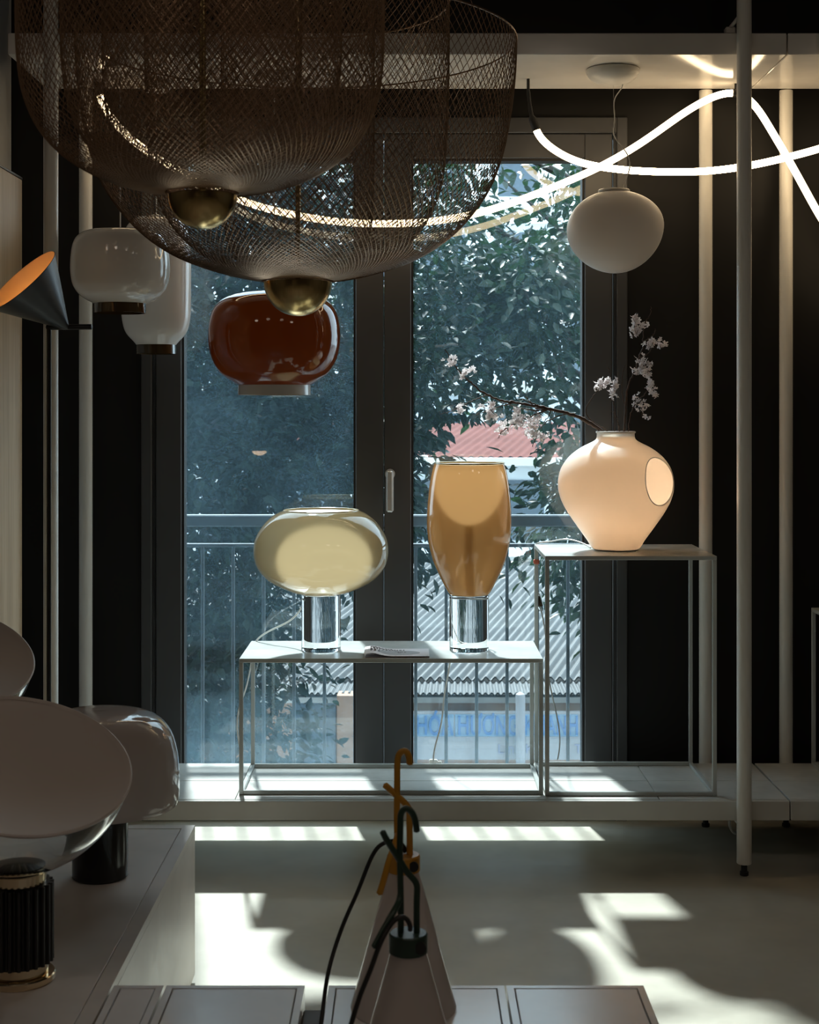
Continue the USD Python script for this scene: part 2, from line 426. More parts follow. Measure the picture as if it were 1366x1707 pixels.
part('overhead_shelf', box(xs + 0.004, 3.3, YF, YB, ZS, ZSt, 0.002), M['shelf_white'], fr2, False)


def platform(x0, x1, label, seams, sup):
    p = thing('display_platform', label, 'display platform', ((x0 + x1) / 2, 4.74, ZPb))
    part('base', join(box(x0, x1, YF + 0.016, YB, ZPb, ZP - 0.016), box(x0, x1, YF, YF + 0.0155, ZPb, ZP - 0.001, 0.0015)), M['plinth_white'], p, False)
    ym = P(0, 1305, 0)[1]
    ym = F * (H - ZP) / (1301.5 - HY)
    xsn = [x0] + [s for s in seams if x0 < s < x1] + [x1]
    for a, b in zip(xsn[:-1], xsn[1:]):
        for c, d in ((YF + 0.017, ym - 0.0012), (ym + 0.0012, YB)):
            part('top_panel', box(a + 0.001, b - 0.001, c, d, ZP - 0.015, ZP, 0.0012), M['plinth_white'], p, False)
    for x in sup:
        part('support_arm', box(x - 0.006, x + 0.006, YF + 0.02, YB - 0.005, ZPb - 0.022, ZPb, 0.002), M['white_metal'], p, False)
    return p


platform(-1.30, (1317 - CX) / F * YF, 'long white platform under the window carrying the two metal tables', [-0.52, 0.745], (-1.064, 0.985))
platform((1317 - CX) / F * YF + 0.004, 2.9, 'white platform at the right edge beyond the seam in the front edge', [1.9], (1.242, 2.8))

# ------------------------------------------------------------------ metal tables
def metal_table(label, x0, x1, y0, y1, zb, zt, t=0.0125):
    p = thing('metal_table', label, 'display table', ((x0 + x1) / 2, (y0 + y1) / 2, zb))
    part('table_top', box(x0, x1, y0, y1, zt - t, zt, 0.0012), M['table_white'], p, False)
    for x in (x0, x1 - t):
        for y in (y0, y1 - t):
            part('leg', box(x, x + t, y, y + t, zb, zt - t, 0.0012), M['table_white'], p, False)
    for y in (y0, y1 - t):
        part('bottom_rail', box(x0 + t, x1 - t, y, y + t, zb, zb + t, 0.0012), M['table_white'], p, False)
    for x in (x0, x1 - t):
        part('bottom_rail', box(x, x + t, y0 + t, y1 - t, zb, zb + t, 0.0012), M['table_white'], p, False)
    return p


LT, TT = ZP + 0.410, H - 0.4355
low = metal_table('low wide white metal table under the two glass-footed lamps', -0.514, 0.403, 4.57, 4.925, ZP, LT)
tall = metal_table('tall white metal table under the glowing vase lamp', 0.4075, 0.923, 4.553, 4.953, ZP, TT)
metal_table('white metal table cut off by the right edge of the picture', 1.312, 1.85, 4.56, 4.953, ZP, H - 328 / F * 4.95)

# ------------------------------------------------------------------ lamps with glass feet
def cord(parent, pts, r=0.0028, m='cord_white', n=60):
    return part('power_cord', tube(spline(pts, n), r, 8), M[m], parent)


def px_prof(rows, cx, Y, cy=HY):
    """(r, z) from rows of (pixel y, pixel radius) at depth Y."""
    return [(r / F * Y, H - (y - HY) / F * Y) for y, r in rows]


def bud(name, label, cx, Y, rows, glass_mat, glow_mat, glow, cyl_r, cordpts, bowl=False):
    x = (cx - CX) / F * Y
    s = Y / F
    p = thing(name, label, 'table lamp', (x, Y, LT))
    pr = smooth_prof(px_prof(rows, cx, Y), 60)
    part('glass_shade', lathe(pr, 96, (x, Y, 0)), glass_mat, p, True)
    rt, zt = pr[0]
    part('shade_rim', lathe([(rt + 0.0025 * math.cos(a), zt + 0.0025 * math.sin(a)) for a in np.linspace(0, 2 * math.pi, 9)], 96, (x, Y, 0)), M['bud_rim'], p)
    part('added_cover', lathe([(rt - 0.001, zt - 0.004), (rt * .6, zt - 0.006), (0, zt - 0.006)], 72, (x, Y, 0)), M['added_frost'], p, True, label='frosted cover added in the mouth to soften the sun')  # added over the open mouth, softens the sun falling into the shade
    rb, zb = pr[-1]
    gx, gy, gw, gh = glow
    if bowl:
        ell = lathe([(0.004, H - (gy - HY) * s)] + [(gw * s * math.cos(t), H - (gy - HY) * s - gh * s * math.sin(t)) for t in np.linspace(0, math.pi / 2, 30)], 64, ((gx - CX) * s, Y, 0))
    else:
        ell = trimesh.creation.icosphere(4, 1.0)
        ell.apply_scale([gw * s, gw * s, gh * s])
        ell.apply_translation([(gx - CX) * s, Y, H - (gy - HY) * s])
    part('diffuser', ell, glow_mat, p, True, label='lit opal diffuser inside the glass')
    zt2 = zb - 0.001
    f = part('glass_foot', lathe([(0, LT + 0.0005), (cyl_r - 0.002, LT + 0.0005), (cyl_r, LT + 0.0025), (cyl_r, zt2 - 0.001), (cyl_r - 0.001, zt2), (0, zt2)], 96, (x, Y, 0)), M['clear'], p, 30, label='clear glass cylinder foot')
    part('shade_plate', join(cyl(x, Y, zt2, zt2 + 0.004, max(rb, cyl_r) + 0.001, 64), cyl(x, Y, zt2 + 0.003, zt2 + 0.012, 0.02, 24)), M['chrome'], p)
    part('diffuser_stem', cyl(x, Y, zt2 + 0.011, H - (gy + gh * 0.8 - HY) * s, 0.012, 24), M['added_frost'], p)
    cord(p, cordpts)
    return p


M['chrome'] = plain('chrome', (0.75, 0.76, 0.76), 0.12, metal=1.0)
M['added_frost'] = shell('added_frost', (0.62, 0.52, 0.30), (0.5, 0.40, 0.2), 0.3, 0.5)  # frosted glass of the added mouth covers and the diffuser stems
M['bud_rim'] = plain('bud_rim', (0.5, 0.42, 0.26), 0.2, coat=0.5)
YL = 4.735
RY = -0.02
bud('table_lamp', 'squat olive glass table lamp on a clear cylinder, left end of the low table', 535.5, YL,
    [(851, 62), (857, 76), (866, 88), (880, 100), (898, 109.5), (918, 112.5), (938, 109.5), (956, 99), (970, 83), (981, 62), (987, 46), (990.5, 33)],
    M['bud_olive'], M['bud_glow'], (540, 932, 70, 46), 0.0615,
    [P(512, 1000, YL - 0.02) , P(507, 1003, YL + 0.04), P(497, 1022, 4.82), P(478, 1038, 4.85), P(455, 1049, 4.87), P(436, 1060, 4.9), [P(428, 1066, 4.915)[0], 4.915, LT + 0.003], [P(424, 1070, 4.93)[0], 4.932, LT - 0.02], P(412, 1140, 4.95), P(404, 1165, 4.96), P(397, 1190, 4.955), P(398, 1235, 4.95), P(405, 1262, 4.95)])
bud('table_lamp', 'tall amber glass table lamp on a clear cylinder, right end of the low table', 782.5, YL,
    [(772, 58), (790, 63), (815, 67), (845, 69.8), (872, 70.5), (896, 69), (920, 64.5), (942, 57.5), (962, 48.5), (977, 41), (986, 36), (991, 32)],
    M['bud_amber'], M['bud_glow_warm'], (782, 783, 55, 92), 0.0615,
    [P(756, 1000, YL - 0.02), P(770, 996, YL + 0.03), P(800, 998, YL + 0.06), P(812, 1006, 4.815), P(806, 1030, 4.83), P(798, 1055, 4.86), [P(796, 1064, 4.90)[0], 4.905, LT + 0.003], [P(765, 1068, 4.93)[0], 4.932, LT - 0.015], P(748, 1120, 4.95), P(741, 1160, 4.955), P(736, 1205, 4.955), P(727, 1240, 4.95), P(723.5, 1258, 4.945), [P(723, 1268, 4.94)[0], 4.94, ZP + 0.012]], True)
pl = P(724, 1268, 4.945)
single('power_plug', join(box(pl[0] - 0.016, pl[0] + 0.012, 4.958, 4.978, ZP, ZP + 0.016, 0.004), box(pl[0] + 0.01, pl[0] + 0.026, 4.962, 4.974, ZP, ZP + 0.010, 0.003)), M['cord_white'],
       'small white power plug lying on the platform behind the low table', 'plug')

# brochure between the two lamps: three layers, slightly bowed
bx0, bx1 = P(607, 1090, 4.60)[0], P(716, 1090, 4.60)[0]
br = thing('brochure', 'thin pale folded brochure with a grey oval lying on the low table between the lamps', 'brochure', ((bx0 + bx1) / 2, 4.66, LT))


def bowed(u0, u1, v0, v1, lift, th, n=24):
    u = np.linspace(u0, u1, n)
    h = 0.010 * np.exp(-((u - 0.12) / 0.16) ** 2) + 0.004 * (u > 0.9) * (u - 0.9) + lift
    y0, y1 = 4.585 + v0 * 0.145, 4.585 + v1 * 0.145
    x = bx0 + (bx1 - bx0) * u
    top = np.r_[np.stack([x, np.full(n, y0), LT + h + th], 1), np.stack([x, np.full(n, y1), LT + h + th], 1)]
    bot = top - [0, 0, th]
    v = np.vstack([top, bot])
    f = []
    for k in range(n - 1):
        f += [(k, k + 1, n + k + 1), (k, n + k + 1, n + k), (2 * n + k, 3 * n + k + 1, 2 * n + k + 1), (2 * n + k, 3 * n + k, 3 * n + k + 1),
              (k, 2 * n + k + 1, k + 1), (k, 2 * n + k, 2 * n + k + 1), (n + k, n + k + 1, 3 * n + k + 1), (n + k, 3 * n + k + 1, 3 * n + k)]
    for k, s in ((0, 1), (n - 1, -1)):
        q = [(k, n + k, 3 * n + k), (k, 3 * n + k, 2 * n + k)]
        f += [t[::s] for t in q]
    return trimesh.Trimesh(v, f, process=False)


def bow_z(x):
    u = (x - bx0) / (bx1 - bx0)
    return LT + 0.010 * np.exp(-((u - 0.12) / 0.16) ** 2) + 0.004 * (u > 0.9) * (u - 0.9)


part('back_cover', box(bx0 + 0.004, bx1, 4.585, 4.73, LT, LT + 0.0012), M['paper'], br, False)
part('front_cover', bowed(0, 1, 0, 1, 0.004, 0.0012), M['paper'], br, 40)
a = np.linspace(0, 2 * np.pi, 40, endpoint=False)
ex, ey = bx0 + (bx1 - bx0) * (0.53 + 0.33 * np.cos(a)), 4.65 + 0.042 * np.sin(a)
ev = np.vstack([np.stack([ex, ey, bow_z(ex) + 0.0056], 1), [[bx0 + 0.53 * (bx1 - bx0), 4.65, bow_z(bx0 + 0.53 * (bx1 - bx0)) + 0.0056]]])
ev = np.vstack([ev, ev - [0, 0, 0.0004]])
part('printed_oval', trimesh.Trimesh(ev, [(k, (k + 1) % 40, 40) for k in range(40)] + [(41 + (k + 1) % 40, 41 + k, 81) for k in range(40)], process=False), M['paper_grey'], br, True)
mk = []
for r in range(7):
    x = bx0 + 0.09 * (bx1 - bx0)
    while x < bx0 + (0.42 + 0.1 * (r % 3)) * (bx1 - bx0):
        w = rng.uniform(0.003, 0.009)
        z = bow_z(x + w / 2) + 0.0061
        mk.append(box(x, x + w, 4.635 + r * 0.012, 4.6385 + r * 0.012, z - 0.0008, z + 0.0002))
        x += w + 0.0035
part('printed_lines', join(mk), M['paper_ink'], br, False, kind='stuff')

# ------------------------------------------------------------------ vase lamp with blossom branches on the tall table
YV = 4.75
xv = (1027 - CX) / F * YV
vrows = [(719, 31.5), (727, 31.5), (732, 33), (737, 40), (745, 56), (757, 73), (772, 86), (788, 93.5), (805, 96), (822, 94.5), (842, 87), (862, 75), (882, 61), (900, 48), (910, 42), (914, 39)]
vp = thing('vase_lamp', 'glowing peach vase-shaped lamp with an oval opening on the tall table', 'table lamp', (xv, YV, TT))
vpr = smooth_prof(px_prof(vrows, 1027, YV), 150)
va = lathe(vpr, 300, (xv, YV, 0))
az = math.radians(46)
dv = np.array([math.sin(az), -math.cos(az), 0.0])
uv_ = np.array([math.cos(az), math.sin(az), 0.0])
cz = H - (800 - HY) / F * YV
HR = 39.0 / F * YV
rel = va.vertices - [xv, YV, cz]
pu, pz, pd = rel @ uv_, rel[:, 2], rel @ dv
inside = (np.hypot(pu, pz) < HR) & (pd > 0)
fin = inside[va.faces]
va.update_faces(~fin.all(1))
V = va.vertices.copy()
edge_v = np.unique(va.faces[inside[va.faces].any(1)])
for k in edge_v:
    if inside[k]:
        h = math.hypot(pu[k], pz[k])
        t = HR / h
        V[k] = np.array([xv, YV, cz]) + uv_ * pu[k] * t + np.array([0, 0, pz[k] * t]) + dv * pd[k]
        rr = np.interp(V[k][2], vpr[::-1, 1], vpr[::-1, 0])
        uu = pu[k] * t
        V[k] = np.array([xv, YV, V[k][2]]) + uv_ * uu + dv * math.sqrt(max(rr * rr - uu * uu, 1e-6))
va.vertices = V
va.remove_unreferenced_vertices()
part('glass_body', va, M['vase_glass'], vp, True)
an = np.linspace(0, 2 * np.pi, 97)
ring = []
for t in an:
    u_, z_ = HR * math.cos(t), HR * math.sin(t)
    rr = np.interp(cz + z_, vpr[::-1, 1], vpr[::-1, 0])
    ring.append(np.array([xv, YV, cz + z_]) + uv_ * u_ + dv * math.sqrt(max(rr * rr - u_ * u_, 1e-6)))
part('opening_rim', tube(ring, 0.0016, 8, False), M['vase_rim'], vp, True)
rt, zt = vpr[0]
part('mouth_rim', lathe([(rt - 0.003, zt - 0.006), (rt + 0.0015, zt - 0.006), (rt + 0.003, zt - 0.003), (rt + 0.0025, zt), (rt - 0.002, zt + 0.0005), (rt - 0.003, zt - 0.006)], 72, (xv, YV, 0)), M['vase_rim'], vp)
part('added_sun_cover', lathe([(rt - 0.0005, zt - 0.016), (0, zt - 0.018)], 48, (xv, YV, 0)), M['vase_rim'], vp, True)  # disc added below the rim to keep the sun out of the vase
rb, zb = vpr[-1]
part('base', lathe([(0, TT + 0.0005), (rb - 0.008, TT + 0.0005), (rb - 0.004, TT + 0.003), (rb, zb), (rb - 0.003, zb + 0.001), (0, zb + 0.001)], 72, (xv, YV, 0)), M['vase_rim'], vp)
bm = trimesh.creation.icosphere(3, 0.03)
bm.apply_translation([xv, YV, TT + 0.15])
part('bulb', bm, M['vase_bulb'], vp, True)
part('socket', join(cyl(xv, YV, zb, TT + 0.1, 0.014, 24), cyl(xv, YV, TT + 0.1, TT + 0.13, 0.018, 24)), M['vase_rim'], vp)
cord(vp, [P(985, 913, YV + 0.05), P(965, 903, 4.87), P(940, 899, 4.91), P(915, 903, 4.94), [P(893, 908, 4.965)[0], 4.966, TT - 0.003], P(893, 925, 4.97), P(893, 960, 4.965), P(896, 990, 4.955), P(902, 1015, 4.945), P(908, 1045, 4.94), P(911.5, 1075, 4.94), P(913, 1105, 4.94), P(919, 1150, 4.945), P(929, 1195, 4.95), P(933.5, 1230, 4.95), P(930, 1266, 4.95)], 0.0024, 'cord_grey', 120)
a0, a1 = P(896, 988, 4.953), P(903, 1018, 4.944)
dm = part('dimmer', tube(np.linspace(a0, a1, 5), [0.007, 0.011, 0.0115, 0.011, 0.007], 12), M['clear'], vp, 30, label='clear in-line dimmer on the cord')
part('dimmer_board', tube(np.linspace(a0 * 0.8 + a1 * 0.2, a0 * 0.25 + a1 * 0.75, 3), 0.0055, 4), M['brown_ring'], dm, False)
tp = P(890.5, 936, 4.953)
single('cable_tie', join(box(0.4045, 0.4235, 4.937, 4.957, tp[2] - 0.008, tp[2] + 0.008, 0.003)), M['red_tape'], 'red and white cable tie round the rear left leg of the tall table', 'cable tie')

# flowering branches
def flower(c, nrm, r):
    """Five cupped petals, joined."""
    nrm = nrm / np.linalg.norm(nrm)
    u = np.cross(nrm, [0.3, 0.5, 0.81]); u /= np.linalg.norm(u)
    w = np.cross(nrm, u)
    v, f = [], []
    for k in range(5):
        t = k * 2 * math.pi / 5 + rng.uniform(-0.15, 0.15)
        d, s = math.cos(t) * u + math.sin(t) * w, -math.sin(t) * u + math.cos(t) * w
        b = len(v)
        cup = rng.uniform(0.1, 0.5)
        v += [c, c + r * (0.55 * d + 0.34 * s + cup * 0.4 * nrm), c + r * (0.98 * d + 0.2 * s + cup * nrm), c + r * (0.98 * d - 0.2 * s + cup * nrm), c + r * (0.55 * d - 0.34 * s + cup * 0.4 * nrm)]
        f += [(b, b + 1, b + 2), (b, b + 2, b + 3), (b, b + 3, b + 4)]
    return trimesh.Trimesh(v, f, process=False)


def cluster(parent, px, py, Y, rpx, n, sx=1.0, sy=1.0, ang=0.0):
    c = P(px, py, Y)
    s = Y / F
    ms = []
    ca, sa = math.cos(ang), math.sin(ang)
    for _ in range(n):
        g = rng.normal(size=3) * 0.5
        dx, dz = g[0] * sx * rpx, g[1] * sy * rpx
        q = c + np.array([(dx * ca - dz * sa) * s, g[2] * rpx * s * 0.8, (dx * sa + dz * ca) * s])
        nr = rng.normal(size=3) + np.array([0, -0.7, 0.5])
        ms.append(flower(q, nr, rng.uniform(0.007, 0.0105)))
    part('blossom_cluster', join(ms), M['petal'], parent, False)
    st = []
    for _ in range(3):
        q = c + rng.normal(size=3) * rpx * s * 0.5
        st.append(tube(np.linspace(c + [0, 0, -rpx * s * 0.9], q, 4), 0.0007, 5))
    part('twig', join(st), M['branch'], parent)


def stem(parent, pts, r0, r1, name='twig', n=40, wob=0.0014):
    p = spline([P(*q) for q in pts], n)
    p[1:-1] += rng.normal(size=(n - 2, 3)) * wob * np.linspace(0.5, 1, n - 2)[:, None]
    return part(name, tube(p, np.linspace(r0, max(r1, 0.0009), n) * 1.15 * (1 + 0.12 * rng.normal(size=n)), 7), M['branch'], parent, 60)


b1 = thing('blossom_branch', 'bare brown branch with white blossom leaning far left out of the vase lamp', 'branch', P(1010, 727, YV))
stem(b1, [(1008, 726, 4.75), (1002, 718, 4.745), (985, 706, 4.74), (960, 693, 4.73), (935, 686, 4.72), (905, 679, 4.71), (870, 673, 4.7), (840, 668, 4.69), (815, 659, 4.68), (795, 646, 4.67), (777, 630, 4.66), (765, 618, 4.65), (755, 604, 4.65), (742, 582, 4.65)], 0.0058, 0.0012, 'stem', 90)
stem(b1, [(1000, 716, 4.75), (975, 700, 4.75), (945, 688, 4.735), (915, 682, 4.72), (893, 680, 4.71)], 0.0042, 0.0024)
stem(b1, [(915, 680, 4.715), (890, 684, 4.70), (860, 678, 4.70), (835, 671, 4.7)], 0.0022, 0.0009)
stem(b1, [(905, 679, 4.71), (880, 665, 4.70), (878, 660, 4.7)], 0.0018, 0.0007)
stem(b1, [(890, 677, 4.71), (878, 668, 4.69), (862, 665, 4.69)], 0.0016, 0.0006)
stem(b1, [(814, 658, 4.68), (795, 665, 4.67), (775, 674, 4.66), (755, 684, 4.66), (735, 690, 4.66)], 0.0017, 0.0006)
stem(b1, [(860, 672, 4.70), (838, 676, 4.68), (815, 684, 4.67), (793, 692, 4.66)], 0.0015, 0.0006)
stem(b1, [(915, 682, 4.71), (885, 694, 4.69), (862, 704, 4.68), (843, 715, 4.67), (830, 730, 4.67)], 0.0021, 0.0007)
stem(b1, [(945, 690, 4.73), (925, 696, 4.71), (908, 706, 4.70), (897, 722, 4.69), (888, 745, 4.69)], 0.0018, 0.0006)
stem(b1, [(918, 680, 4.72), (916, 692, 4.71), (906, 704, 4.7)], 0.0014, 0.0006)
for q in [(753, 603, 4.64, 10, 16, 1.2, .9), (776, 619, 4.65, 11, 18, 1.3, .8, .5), (767, 681, 4.655, 11, 13, .9, 1), (817, 689, 4.66, 14, 26, .9, 1.1, .4), (822, 680, 4.66, 9, 10), (862, 690, 4.68, 9, 12, .8, 1.1),
          (848, 708, 4.67, 13, 20, 1.4, .8, .4), (868, 702, 4.67, 11, 16), (888, 702, 4.69, 13, 26, 1.3, .8), (889, 716, 4.68, 11, 20), (901, 724, 4.68, 11, 18, 1.2, .8, -.5), (835, 716, 4.66, 9, 10)]:
    cluster(b1, *q)
b2 = thing('blossom_branch', 'tall upright branch with white blossom standing in the vase lamp', 'branch', P(1040, 727, YV))
stem(b2, [(1040.5, 727, 4.75), (1041, 718, 4.75), (1043, 690, 4.75), (1044, 665, 4.75), (1050, 637, 4.75), (1060, 615, 4.75), (1068, 590, 4.75), (1073, 572, 4.75), (1073, 550, 4.75), (1076, 540, 4.75), (1084, 525, 4.75), (1085, 511, 4.75)], 0.0034, 0.0008, 'stem', 70)
stem(b2, [(1047, 727, 4.74), (1048, 718, 4.74), (1054, 685, 4.74), (1063, 670, 4.74), (1077, 655, 4.74), (1086, 645, 4.74)], 0.0022, 0.0007)
stem(b2, [(1066, 595, 4.75), (1080, 590, 4.75), (1086, 580, 4.745), (1089, 570, 4.74)], 0.0015, 0.0006)
stem(b2, [(1074, 568, 4.75), (1088, 560, 4.745), (1093, 548, 4.74)], 0.0013, 0.0006)
stem(b2, [(1044, 680, 4.75), (1037, 650, 4.76), (1038, 625, 4.76), (1043, 608, 4.76)], 0.0014, 0.0006)
stem(b2, [(1034, 727, 4.745), (1033, 718, 4.745), (1028, 695, 4.745), (1020, 686, 4.745)], 0.0022, 0.001)
for q in [(1061, 533, 4.745, 10, 18, .7, 1), (1063, 549, 4.745, 12, 22, 1.3, .8, .5), (1058, 556, 4.745, 8, 8), (1083, 573, 4.74, 11, 20, 1.3, .8), (1102, 573, 4.74, 9, 12), (1072, 608, 4.74, 13, 26, 1, 1), (1064, 617, 4.74, 9, 14, 1.3, .8),
          (1081, 620, 4.74, 9, 12), (1086, 645, 4.735, 10, 16, .8, 1.1, .4), (1092, 655, 4.735, 9, 12), (1061, 667, 4.735, 9, 12, 1, .8), (1071, 683, 4.735, 11, 18, .8, 1.3, .5)]:
    cluster(b2, *q)
b3 = thing('blossom_branch', 'short thin branch with two white blossom tufts between the leaning and the upright branch', 'branch', P(1012, 727, YV + .02))
stem(b3, [(1013, 727, 4.77), (1012, 718, 4.77), (1003, 712, 4.765), (985, 700, 4.76), (977, 685, 4.76), (985, 668, 4.76), (996, 652, 4.76), (1010, 640, 4.76), (1016, 625, 4.76), (1014, 612, 4.76)], 0.0018, 0.0006, 'stem', 60)
stem(b3, [(1012, 650, 4.76), (1022, 668, 4.76), (1026, 690, 4.76), (1024, 726, 4.765)], 0.0011, 0.0007)
for q in [(1003, 641, 4.755, 10, 18, 1.2, .8, .3), (1013, 636, 4.755, 8, 10), (1025, 640, 4.755, 9, 12, .7, 1), (1024, 653, 4.755, 11, 18, .7, 1.3)]:
    cluster(b3, *q)

# ------------------------------------------------------------------ pendants under the overhead shelf
def pend_cord(parent, x, y, z0, z1, r=0.002):
    part('suspension_cord', rod((x, y, z0), (x, y, z1), r, 8), M['cord_white'], parent)
    part('ceiling_cap', cyl(x, y, z1 - 0.022, z1 - 0.0005, 0.045, 40), M['white_metal'], parent)


def chouchin(label, cx, Y, rows, ring_rows, body_mat, ring_mat, ring_label):
    x = (cx - CX) / F * Y
    pr = smooth_prof(px_prof(rows, cx, Y), 70)
    p = thing('pendant_lamp', label, 'pendant lamp', (x, Y, pr[-1][1]))
    part('glass_shade', lathe(np.vstack([[0.0, pr[0][1]], pr]), 96, (x, Y, 0)), body_mat, p, True)
    rr = px_prof(ring_rows, cx, Y)
    w = 0.004
    part('rim_ring', lathe([(rr[0][0] - w, rr[0][1]), rr[0], rr[1], (rr[1][0] - w, rr[1][1]), (rr[0][0] - w, rr[0][1])], 96, (x, Y, 0)), ring_mat, p, 30, label=ring_label)
    cap = cyl(x, Y, pr[0][1] - 0.001, pr[0][1] + 0.008, 0.014, 32)
    part('top_cap', cap, M['white_metal'], p)
    pend_cord(p, x, Y, pr[0][1] + 0.01, ZS - 0.01)
    return p


chouchin('wide milk-glass pendant with a dark bottom ring at the left', 200.5, 4.55,
         [(384.5, 40), (386, 55), (391, 66), (401, 75), (418, 80), (445, 82), (470, 79.5), (486, 72), (496, 62), (503, 50), (506.5, 42)], [(506, 43), (522, 43)], M['opal'], M['brown_ring'], 'dark brown glass ring')
chouchin('tall milk-glass pendant with a dark bottom ring behind the wide one', 260.5, 4.86,
         [(362, 22), (366, 36), (376, 47), (393, 54.5), (430, 58), (480, 58), (520, 57.5), (545, 54), (560, 46.5), (570, 37), (576, 32)], [(575, 33), (590, 33)], M['opal'], M['brown_ring'], 'dark brown glass ring')
chouchin('wide dark amber-brown glass pendant with a pale bottom ring in front of the window', 457.5, 4.74,
         [(487, 40), (489, 58), (496, 80), (509, 97), (530, 106.5), (560, 110), (590, 106.5), (612, 97), (627, 84), (637, 69), (642, 61)], [(641, 60.5), (658.5, 60.5)], M['amber_brown'], M['smoke_white'], 'pale grey glass ring')

# pebble pendant
YGR = 4.69
gx = (1026 - CX) / F * YGR
sg = YGR / F
g = thing('pendant_lamp', 'frosted white pebble-shaped pendant hanging right of the window from a half-dome canopy', 'pendant lamp', (gx, YGR, H - (456 - HY) * sg))
ico = trimesh.creation.icosphere(5, 1.0)
v = ico.vertices.copy()
th = v[:, 2]
sk = 1 + 0.05 * v[:, 0] * th
vv = np.stack([v[:, 0] * 80.5 * sg * (1 - 0.06 * (th < 0) * th ** 2 * np.sign(-th)), v[:, 1] * 76 * sg, np.where(th > 0, th * 62, th * 76) * sg - 0.10 * v[:, 0] * np.where(th < 0, 1, .35) * (th) ** 2 * 80 * sg * 0 + 0.06 * v[:, 0] * 60 * sg * (1 - th ** 2)], 1)
vv += [gx, YGR, H - (379.5 - HY) * sg]
part('glass_shade', trimesh.Trimesh(vv, ico.faces, process=False), M['opal_satin'], g, True)
zc = H - (318 - HY) * sg
part('top_cap', lathe([(0, zc - 0.004), (0.048, zc - 0.004), (0.05, zc), (0.046, zc + 0.004), (0, zc + 0.005)], 48, ((1024 - CX) * sg, YGR, 0)), M['white_metal'], g)
xc = (1022 - CX) * sg
cp = [(0.0825 * math.cos(t), ZS - 0.004 - 0.047 * math.sin(t)) for t in np.linspace(0, math.pi / 2, 20)]
part('canopy', lathe([(0, ZS - 0.001), (0.08, ZS - 0.001)] + cp, 64, (xc, YGR, 0)), M['white_metal'], g, 40, label='half-dome ceiling canopy')
part('steel_wire', rod(((1023 - CX) * sg, YGR, zc), ((1023 - CX) * sg, YGR, ZS - 0.045), 0.0007, 6), M['chrome'], g)
cord(g, [P(1038, 138, YGR), P(1036, 148, YGR), P(1026, 163, YGR - .005), P(1024, 180, YGR), P(1025, 200, YGR), P(1023, 220, YGR), P(1030, 236, YGR - .01), P(1043, 252, YGR - .012), P(1050, 268, YGR - .01), P(1049, 285, YGR - .005), P(1043, 302, YGR), P(1040, 318, YGR)], 0.0017)

# ------------------------------------------------------------------ glowing flexible tube lamp
tl = thing('tube_lamp', 'glowing warm-white flexible tube looping under the overhead shelf', 'lamp', P(700, 370, 4.9))
TR = 0.0118
s1 = spline([P(167, 158, 4.88), P(181, 190, 4.89), P(215, 228, 4.9), P(270, 268, 4.9), P(330, 300, 4.9), P(400, 333, 4.9), P(480, 356, 4.9), P(560, 369, 4.9), P(640, 373, 4.9), P(720, 369, 4.9), P(790, 357, 4.9), P(860, 336, 4.9), P(940, 305, 4.9), P(1010, 273, 4.9), P(1080, 231, 4.9), P(1140, 189, 4.9), P(1180, 166, 4.9), P(1205, 157, 4.9), P(1226, 155.5, 4.9), P(1243, 162, 4.9), P(1262, 180, 4.9), P(1285, 215, 4.9), P(1315, 266, 4.89), P(1345, 320, 4.88), P(1375, 372, 4.87), P(1430, 440, 4.86), P(1500, 480, 4.86)], 260)
part('light_tube', tube(s1, TR, 16), M['tube_light'], tl, True)
s2 = spline([P(895, 217, 4.83), P(905, 233, 4.83), P(925, 250, 4.83), P(955, 266, 4.83), P(990, 276, 4.83), P(1040, 283, 4.83), P(1110, 286.5, 4.83), P(1180, 285, 4.82), P(1250, 276, 4.81), P(1310, 263, 4.8), P(1366, 248, 4.8), P(1450, 220, 4.8), P(1560, 180, 4.8)], 140)
part('light_tube', tube(s2, TR, 16), M['tube_light'], tl, True)
part('end_connector', tube(spline([P(881, 152, 4.83), P(883, 170, 4.83), P(886, 190, 4.83), P(891, 206, 4.83), P(895, 217, 4.83)], 16), [.006] * 6 + [.007] * 4 + [TR + .001] * 6, 12), M['black_rubber'], tl)
part('end_connector', tube(spline([[P(164, 150, 4.88)[0], 4.88, ZS - .001], P(165, 152, 4.88), P(167, 159, 4.88)], 8), TR + 0.001, 12), M['black_rubber'], tl)
hk = P(1227, 155.5, 4.9)
part('suspension_clip', join(tube(hk + np.array([[-0.009, 0, 0], [0.009, 0, 0]]), TR + 0.0022, 20), rod(hk + [0, 0, TR], [hk[0], 4.9, ZS], 0.004)), M['black_rubber'], tl)
hk = P(881, 151, 4.83)
part('suspension_clip', rod(hk + [0, 0, -0.01], [hk[0], 4.83, ZS], 0.005), M['black_rubber'], tl)

